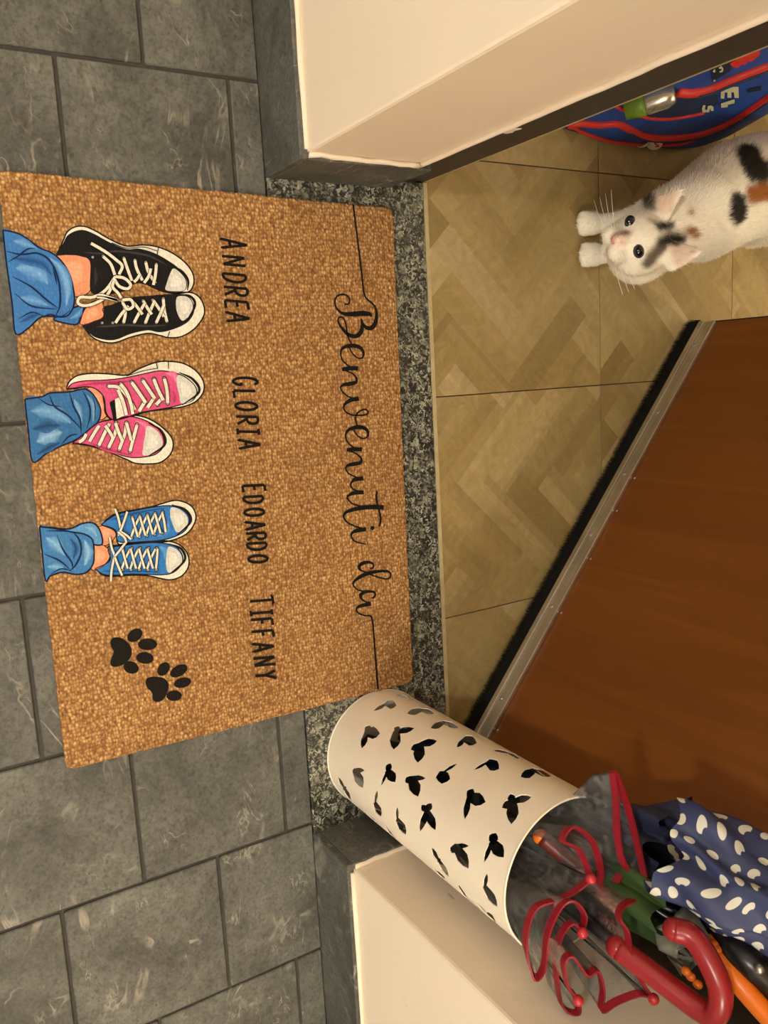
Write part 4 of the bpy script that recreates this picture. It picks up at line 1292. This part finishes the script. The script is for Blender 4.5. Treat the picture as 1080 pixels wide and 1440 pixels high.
# ------------------------------------------------------------------ school bag
bag = empty('school_bag', (-.46, 1.20, 0))
tag(bag, 'blue school bag with red piping and zips on the hall floor beside the cat', 'bag')
def bag_front(y, z):
    """X of the bag's front face"""
    return -.338 - 1.55 * max(0, y - 1.19) ** 2 - .5 * max(0, 1.10 - y) ** 2 - .22 * z - .010 * max(0, 1 - z / .035) ** 2
def bag_hit(x, y):
    w = ray(x, y)
    lo, hi = .8, 2.2
    def g(t):
        p_ = (w[0] * t, w[1] * t, H + w[2] * t)
        return p_[0] - bag_front(p_[1], max(p_[2], 0))
    prev = g(lo); tt = lo
    for t in np.linspace(lo, hi, 400):
        c = g(t)
        if prev > 0 >= c:
            a, b_ = tt, t
            for _ in range(30):
                m_ = (a + b_) / 2
                if g(m_) > 0: a = m_
                else: b_ = m_
            return Vector((w[0] * a, w[1] * a, H + w[2] * a))
        prev, tt = c, t
    return None
# body: swept section, front face bulging, back flat
verts, faces = [], []
ny, nz = 36, 22
Y0, Y1, ZT = .86, 1.47, .36
for j in range(nz + 1):
    z = ZT * j / nz
    for i in range(ny + 1):
        y = Y0 + (Y1 - Y0) * i / ny
        verts.append((bag_front(y, z), y, z + .001))
    for i in range(ny, -1, -1):
        y = Y0 + (Y1 - Y0) * i / ny
        e = abs((y - 1.20) / .27) ** 3
        verts.append((min(bag_front(y, z) - .004, -.60 - .22 * z + .10 * e), y, z + .001))
seg = 2 * (ny + 1)
for j in range(nz):
    for k in range(seg):
        l = (k + 1) % seg
        faces.append((j * seg + k, (j + 1) * seg + k, (j + 1) * seg + l, j * seg + l))
faces.append(tuple(range(seg))); faces.append(tuple(nz * seg + k for k in range(seg))[::-1])
o = under(bag, mesh_obj('bag_body', verts, [f_[::-1] for f_ in faces], M['bagblue'], smooth=True))
def B8(x, y): return (800 + x * .2593, 60 + y * .2593)
def bag_path(pts_, off):
    out = []
    for q in catmull([B8(*p_) for p_ in pts_], 5):
        h_ = bag_hit(q[0], q[1])
        if h_ is not None: out.append(h_ + Vector((off, -off * .2, off * .3)))
    return out
def piping(name, pts_, r, mat, off=.001):
    pth = bag_path(pts_, off)
    if len(pth) > 2:
        v, f_ = tube(pth, r, 8)
        under(bag, mesh_obj(name, v, f_, mat, smooth=True))
piping('piping', [(20, 452), (60, 475), (120, 500), (220, 530), (340, 545), (480, 552), (600, 545), (680, 525)], .0032, M['bagred'])
piping('zip_band', [(0, 448), (60, 432), (160, 440), (260, 435), (330, 465), (400, 500), (500, 512), (620, 505), (740, 482), (860, 432), (960, 372), (1080, 288), (1180, 220)], .0062, M['bagred'])
piping('zip_teeth', [(330, 470), (400, 505), (500, 518), (620, 511), (740, 489), (860, 440), (960, 380), (1080, 297)], .0022, M['bagdark'], .0058)
piping('pocket_edge', [(200, 322), (250, 340), (350, 385), (450, 408), (550, 410), (650, 395), (730, 378)], .0026, M['bagred'])
piping('zip_band', [(590, 262), (640, 268), (700, 262), (780, 240), (860, 205), (960, 165), (1080, 120), (1180, 80)], .0085, M['bagred'], .000)
piping('zip_teeth', [(700, 268), (780, 246), (860, 211), (960, 171), (1080, 126)], .003, M['bagdark'], .0075)
def bag_patch(name, pts_, mat, off=.0012, smooth=False, sub=3):
    q = []
    n_ = len(pts_)
    for i in range(n_):
        a, b_ = np.array(pts_[i], float), np.array(pts_[(i + 1) % n_], float)
        for k in range(sub): q.append(tuple(a + (b_ - a) * k / sub))
    co_ = [Vector(p_) for p_ in q]; ed_ = [(k, (k + 1) % len(q)) for k in range(len(q))]
    for gx_ in np.arange(min(p_[0] for p_ in q) + 7, max(p_[0] for p_ in q), 22):
        for gy_ in np.arange(min(p_[1] for p_ in q) + 7, max(p_[1] for p_ in q), 22):
            if inside((gx_, gy_), q): co_.append(Vector((gx_, gy_)))
    r_ = delaunay_2d_cdt(co_, ed_, [], 1, 1e-5)
    vs = []
    for p_ in r_[0]:
        h_ = bag_hit(*B8(p_[0], p_[1]))
        if h_ is None: return None
        vs.append(h_ + Vector((off, -off * .3, off * .4)))
    return under(bag, mesh_obj(name, vs, [tuple(t_) for t_ in r_[2]], mat))
# dark pocket behind the edge
bag_patch('mesh_pocket', [(560, 225), (640, 300), (760, 285), (800, 270), (815, 330), (720, 372), (640, 392), (540, 404), (440, 400), (340, 372), (270, 338), (330, 300), (430, 260)], M['bagdark'], .0006)
def Z1(l): return [(692 + x * .357, 38 + y * .357) for x, y in l]    # from the closest look at the lettering
bag_patch('printed_letter', Z1([(370, 545), (635, 545), (640, 715), (575, 715), (565, 630), (528, 632), (528, 712), (468, 712), (465, 630), (428, 632), (420, 725), (365, 725)]), M['bagprint'], .002)
bag_patch('printed_letter', Z1([(368, 800), (575, 735), (575, 795), (475, 820), (470, 855), (372, 865)]), M['bagprint'], .002)
bag_patch('printed_letter', Z1([(100, 825), (135, 825), (125, 895), (160, 895), (170, 840), (215, 828), (255, 850), (258, 910), (220, 915), (205, 870), (190, 930), (90, 940), (80, 880)]), M['bagprint'], .002)
bag_patch('printed_mark', Z1([(770, 590), (980, 545), (980, 600), (780, 640)]), M['bagink'], .0016)
bag_patch('printed_mark', Z1([(750, 420), (960, 360), (960, 400), (760, 460)]), M['bagink'], .0016)
bag_patch('label_panel', Z1([(225, 250), (500, 150), (520, 300), (240, 480)]), M['bagink'], .0016)
bag_patch('printed_letter', Z1([(330, 250), (375, 220), (405, 260), (395, 310), (350, 325), (345, 300), (375, 290), (380, 260), (350, 268)]), M['bagprint'], .0026)
bag_patch('printed_letter', Z1([(240, 305), (275, 265), (285, 310), (262, 322)]), M['bagprint'], .0026)
bag_patch('printed_letter', Z1([(250, 450), (270, 425), (290, 445), (262, 468)]), M['bagprint'], .0026)
bag_patch('red_patch', Z1([(500, 200), (640, 100), (800, 10), (960, -60), (960, 60), (880, 130), (820, 170), (780, 160), (740, 215), (690, 205), (620, 260), (560, 250)]), M['bagred'], .0018)
# silver can in the side pocket
ca = tag(empty('drink_can', bag_hit(*B8(470, 330))), 'silver drinks can tucked in the blue bag pocket', 'can')
cc = bag_hit(*B8(482, 285)) + Vector((.006, -.002, .004))
axis = Vector((-.15, .55, .80)).normalized()
def lathe(name, root, c, ax, prof, mat, seg=28):
    U = ax.orthogonal().normalized(); V_ = ax.cross(U)
    vs, fs = [], []
    for (h_, r) in prof:
        for k in range(seg):
            a = 2 * PI * k / seg
            vs.append(c + ax * h_ + (U * math.cos(a) + V_ * math.sin(a)) * r)
    for j in range(len(prof) - 1):
        for k in range(seg):
            l = (k + 1) % seg
            fs.append((j * seg + k, j * seg + l, (j + 1) * seg + l, (j + 1) * seg + k))
    fs.append(tuple(range(seg))[::-1]); fs.append(tuple((len(prof) - 1) * seg + k for k in range(seg)))
    return under(root, mesh_obj(name, vs, fs, mat, smooth=True))
lathe('can_body', ca, cc, axis, [(-.020, .015), (-.016, .017), (.010, .017), (.020, .013), (.022, .010)], M['can'])
lathe('can_base', ca, cc - axis * .026, axis, [(-.022, .014), (.0, .0165), (.006, .0168)], M['greenp'])
# zip pull and tag with a letter
zp = fl(*B8(540, 525), .042)
v, f_ = tube([zp + Vector((.001 * math.sin(a), .0055 * math.cos(a), .0055 * math.sin(a))) for a in np.linspace(0, 2 * PI, 21)[:-1]], .0018, 8, closed=True)
under(bag, mesh_obj('zip_pull', v, f_, M['can'], smooth=True))
tgp = fl(*B8(467, 545), .036)
nax = Vector((.75, -.45, .5)).normalized()
tagd = lathe('pull_tag', bag, tgp, nax, [(-.0012, .0118), (0, .0125), (.0012, .0118)], M['bagprint'])
ux = Vector((.2, .75, .55)).normalized(); ux = (ux - nax * ux.dot(nax)).normalized(); uy = nax.cross(ux)   # ux up the picture's right
def on_tag(x, y):       # photo offsets in px about the tag centre
    w = ray(*[a + b_ for a, b_ in zip(proj(tgp), (x, y))])
    o_ = Vector((0, 0, H)); t = (tgp + nax * .0016 - o_).dot(nax) / Vector(w).dot(nax)
    return o_ + Vector(w) * t
zz = [[(-6, -4), (4, -4)], [(4, -4), (-1, 0)], [(-1, 0), (6, 4.5)], [(6, 4.5), (0, 5)]]
vs, fs = [], []
for a, b_ in zz:
    a, b_ = np.array(a, float), np.array(b_, float); d = (b_ - a) / np.linalg.norm(b_ - a); n_ = np.array([-d[1], d[0]]) * 1.2
    i0 = len(vs); vs += [on_tag(*(a + n_)), on_tag(*(b_ + n_)), on_tag(*(b_ - n_)), on_tag(*(a - n_))]; fs.append((i0, i0 + 1, i0 + 2, i0 + 3))
under(bag, mesh_obj('tag_letter', vs, fs, M['bagred']))
rod('tag_cord', bag, [tgp + Vector((.001, -.011, -.004)), bag_hit(*B8(395, 550)) + Vector((.004, 0, .002)), bag_hit(*B8(372, 552)) + Vector((.003, 0, .002))], .0022, M['bagprint'], 8)

# ------------------------------------------------------------------ cat
cat = empty('cat', (-.22, 1.10, 0))
tag(cat, 'white calico cat with black and ginger patches looking up from the hall floor', 'cat')
HC = Vector((-.1556, .9262, .185))                                # centre of the skull
Fw = Vector((-.054, -.964, .260)).normalized()                     # where the face points
Rt = Vector((.943, .037, .331)); Rt = (Rt - Fw * Rt.dot(Fw)).normalized()
Up = Rt.cross(Fw).normalized()
if Up.z < 0: Up = -Up
def hd(r, f, u): return HC + Rt * r + Fw * f + Up * u
bm = bmesh.new()
def blob(c, rx, ry=None, rz=None, frame=None):
    ry = ry or rx; rz = rz or rx
    mt_ = bmesh.ops.create_uvsphere(bm, u_segments=20, v_segments=12, radius=1)
    for v in mt_['verts']:
        l = Vector((v.co.x * rx, v.co.y * ry, v.co.z * rz))
        if frame: l = frame[0] * l.x + frame[1] * l.y + frame[2] * l.z
        v.co = Vector(c) + l
def limb(pts_, rads, n=4):
    P = catmull([tuple(q) + (r,) for q, r in zip(pts_, rads)], n)
    for q in P: blob(q[:3], q[3])
fr = (Rt, Fw, Up)
blob(HC, .043, .046, .040, fr)                                     # skull
blob(hd(0, .008, -.010), .042, .034, .028, fr)                     # cheeks
blob(hd(-.011, .044, -.012), .016, .019, .013, fr); blob(hd(.011, .044, -.012), .016, .019, .013, fr)   # muzzle pads
blob(hd(0, .040, -.001), .0125, .026, .0125, fr)                     # bridge
blob(hd(0, .036, -.024), .014, .016, .010, fr)                     # chin
# ears: leaf-shaped cups
for sg in (-1, 1):
    for k in range(9):
        t = k / 8
        blob(hd(sg * (.030 + .014 * t), -.012 - .004 * t, .030 + .040 * t), .021 * (1 - t) ** .8 + .003, .007 * (1 - t) + .0025, .010 * (1 - t) + .003, fr)
# neck, trunk
limb([hd(0, -.03, -.016), (-.182, 1.010, .168), (-.205, 1.075, .165)], [.044, .050, .064])
limb([(-.205, 1.085, .160), (-.243, 1.165, .163), (-.262, 1.265, .160), (-.266, 1.345, .150)], [.066, .075, .076, .074], 5)
blob((-.190, 1.040, .125), .050, .050, .060)                       # chest
# forelegs
for x_, y_, sx in ((-.216, 1.004, -.226), (-.168, 1.008, -.166)):
    limb([(sx, 1.062, .125), (x_ - .002, 1.050, .072), (x_, 1.036, .034), (x_, 1.024, .016)], [.031, .019, .0150, .0145], 5)
    blob((x_, y_ + .004, .015), .0185, .022, .0145)
    for dx in (-.0135, -.0048, .0048, .0135): blob((x_ + dx, y_ - .013 + abs(dx) * .45, .0105), .0058, .0105, .0098)
# hind legs and tail
for sx, sg in ((-.312, -1), (-.215, 1)):
    blob((sx, 1.335, .100), .036, .060, .072)
    limb([(sx, 1.345, .06), (sx, 1.365, .040), (sx, 1.330, .016), (sx, 1.285, .013)], [.034, .022, .017, .016])
limb([(-.266, 1.415, .13), (-.262, 1.475, .07), (-.24, 1.53, .028), (-.19, 1.56, .020), (-.12, 1.56, .018)], [.020, .017, .015, .013, .008])
tmp = bm_obj('cat_source', bm, None)
md = tmp.modifiers.new('remesh', 'REMESH'); md.mode = 'VOXEL'; md.voxel_size = .0029
ms = tmp.modifiers.new('smooth', 'SMOOTH'); ms.factor = .5; ms.iterations = 3
dg = bpy.context.evaluated_depsgraph_get(); dg.update()
cme = bpy.data.meshes.new_from_object(tmp.evaluated_get(dg))
bpy.data.objects.remove(tmp, do_unlink=True)
cme.name = 'cat_body'
def Q(l): return [(790 + x * .2685, 180 + y * .2685) for x, y in l]
W_ = np.array(lin((236, 228, 210))[:3]); BK = np.array(lin((40, 37, 32))[:3]); GY = np.array(lin((150, 138, 120))[:3]); OR = np.array(lin((150, 92, 42))[:3]); PK = np.array(lin((220, 196, 176))[:3]); BR = np.array(lin((132, 84, 56))[:3])
PATCH = [
    (Q([(248, 582), (290, 560), (335, 572), (350, 598), (300, 622), (256, 618)]), np.array(lin((230, 202, 188))[:3])),
    (Q([(905, 115), (940, 88), (1000, 84), (1040, 118), (1055, 170), (1090, 175), (1100, 270), (1050, 292), (990, 297), (955, 240), (925, 180)]), BK),
    (Q([(890, 350), (930, 338), (965, 365), (975, 420), (955, 490), (905, 512), (878, 470), (872, 410)]), BK),
    (Q([(965, 310), (1020, 300), (1120, 275), (1120, 380), (1040, 395), (985, 408), (968, 360)]), OR),
    (Q([(418, 352), (465, 318), (497, 378), (497, 440), (450, 432), (425, 408)]), np.array(lin((78, 72, 60))[:3])),
    (Q([(484, 508), (540, 488), (592, 500), (592, 528), (540, 540), (500, 536)]), BK),
    (Q([(485, 598), (520, 562), (580, 545), (640, 558), (652, 590), (610, 622), (550, 616), (500, 625)]), BK),
    (Q([(485, 610), (560, 620), (520, 670), (470, 730), (440, 745), (412, 712), (440, 665)]), np.array(lin((104, 92, 76))[:3])),
    (Q([(440, 470), (490, 478), (500, 505), (455, 500)]), np.array(lin((176, 160, 138))[:3])),
    (Q([(630, 535), (690, 530), (722, 556), (715, 586), (680, 575)]), OR),
    (Q([(268, 560), (300, 543), (362, 540), (372, 552), (320, 565)]), BR),
    (Q([(655, 440), (690, 425), (688, 455), (662, 462)]), OR),
]
def in_poly(x, y, poly): return inside((x, y), poly)
pbb = [(min(q[0] for q in pl), max(q[0] for q in pl), min(q[1] for q in pl), max(q[1] for q in pl)) for pl, c in PATCH]
def coat(co_, nrm_):
    view = Vector((0, 0, H)) - co_
    if nrm_.dot(view) < -.1 * view.length: return W_
    jx = noise.noise(co_ * 130) * 2.4; jy = noise.noise(co_ * 130 + Vector((4, 9, 2))) * 2.4
    x, y = proj(co_)
    for (pl, c), bb in zip(PATCH, pbb):
        if bb[0] - 4 < x < bb[1] + 4 and bb[2] - 4 < y < bb[3] + 4 and in_poly(x + jx, y + jy, pl): return c
    return W_
# inner ears are pink
def ear_pink(co_):
    l = co_ - HC
    u, f_, r = l.dot(Up), l.dot(Fw), abs(l.dot(Rt))
    return u > .036 and f_ > -.0125 and r > .022
cols = []
for vtx in cme.vertices:
    c = coat(vtx.co, vtx.normal)
    if c is W_ and ear_pink(vtx.co): c = PK
    cols.append((c[0], c[1], c[2], 1))
ca_ = np.array(cols)[:, :3]
en_ = np.empty(len(cme.edges) * 2, dtype=np.int64); cme.edges.foreach_get('vertices', en_); en_ = en_.reshape(-1, 2)
for _ in range(3):                                        # the patches blend softly into the white
    ac_ = ca_.copy(); ct_ = np.ones(len(ca_))
    for a0_, a1_ in ((0, 1), (1, 0)):
        np.add.at(ac_, en_[:, a0_], ca_[en_[:, a1_]]); np.add.at(ct_, en_[:, a0_], 1)
    ca_ = ac_ / ct_[:, None]
cols = [(c[0], c[1], c[2], 1) for c in ca_]
a = cme.color_attributes.new('Col', 'FLOAT_COLOR', 'POINT')
a.data.foreach_set('color', np.array(cols, dtype=np.float32).ravel())
cme.materials.clear(); cme.materials.append(M['cat'])
cme.polygons.foreach_set('use_smooth', [True] * len(cme.polygons))
cbody = bpy.data.objects.new('cat_body', cme); COL.objects.link(cbody)
under(cat, cbody)
# fur: short blades lying along the body
rf = random.Random(11)
cme.calc_loop_triangles()
tri = cme.loop_triangles
areas = np.array([t_.area for t_ in tri]); cum = np.cumsum(areas); cum /= cum[-1]
fv, ff, fc = [], [], []
NF = 75000
idx = np.searchsorted(cum, np.random.RandomState(2).rand(NF))
for ii in idx:
    t_ = tri[int(ii)]
    a_, b_ = rf.random(), rf.random()
    if a_ + b_ > 1: a_, b_ = 1 - a_, 1 - b_
    i0_, i1_, i2_ = t_.vertices
    v0, v1, v2 = (cme.vertices[k].co for k in (i0_, i1_, i2_))
    p_ = v0 + (v1 - v0) * a_ + (v2 - v0) * b_
    nrm_ = cme.vertices[i0_].normal
    # lie backwards from the face, down on the legs
    hdst = (p_ - HC).length
    low = p_.z < .085
    flow = (p_ - (HC + Fw * .05)).normalized() if hdst < .075 else (Vector((0, .1, -1)) if low else Vector((-.35, .85, -.35)))
    flow = (flow - nrm_ * flow.dot(nrm_))
    if flow.length < 1e-4: continue
    flow.normalize()
    L_ = (.0045 if hdst < .07 else (.0040 if p_.z < .06 else .0075)) * rf.uniform(.7, 1.25)
    flow = (flow + Vector((rf.uniform(-.35, .35), rf.uniform(-.35, .35), rf.uniform(-.35, .35)))).normalized()
    tip = p_ + flow * L_ + nrm_ * L_ * .30
    if p_.z < .006: continue
    if tip.z < .001: tip.z = .001
    sd = flow.cross(nrm_).normalized() * (.00035 if hdst < .07 else .00042)
    k0 = len(fv)
    fv += [p_ + sd, p_ - sd, tip]
    ff.append((k0, k0 + 1, k0 + 2))
    c = cols[i0_]; g = rf.uniform(.90, 1.06)
    fc += [(c[0] * g, c[1] * g, c[2] * g, 1)] * 3
fur = under(cat, mesh_obj('cat_fur', fv, ff, M['fur'], cols=fc)); tag(fur, kind='stuff')
# eyes, nose, mouth, whiskers
for sg in (-1, 1):
    e = hd(sg * .0200, .0340, .0118)
    ax_ = (Fw * .82 + Rt * sg * .34 + Up * .46).normalized()
    eb = ball('eye', cat, e, .0090, M['eye'], (1.12, 1, .74))
    sub(eb, ball('pupil', cat, e + ax_ * .0028, .0071, M['pupil'], (1.1, 1, .78)))
ball('nose', cat, hd(0, .0618, -.005), .0046, M['nose'], (1.2, .8, .8))
for sg in (-1, 1):
    for k in range(4):
        b0 = hd(sg * .014, .054, -.012 + .003 * k)
        rod('whisker', cat, [b0, b0 + Rt * sg * .028 + Up * (.004 * (k - 1)) + Fw * .004, b0 + Rt * sg * .055 + Up * (.006 * (k - 1.5)) - Fw * .006], .00028, M['whisk'], 5, 4)
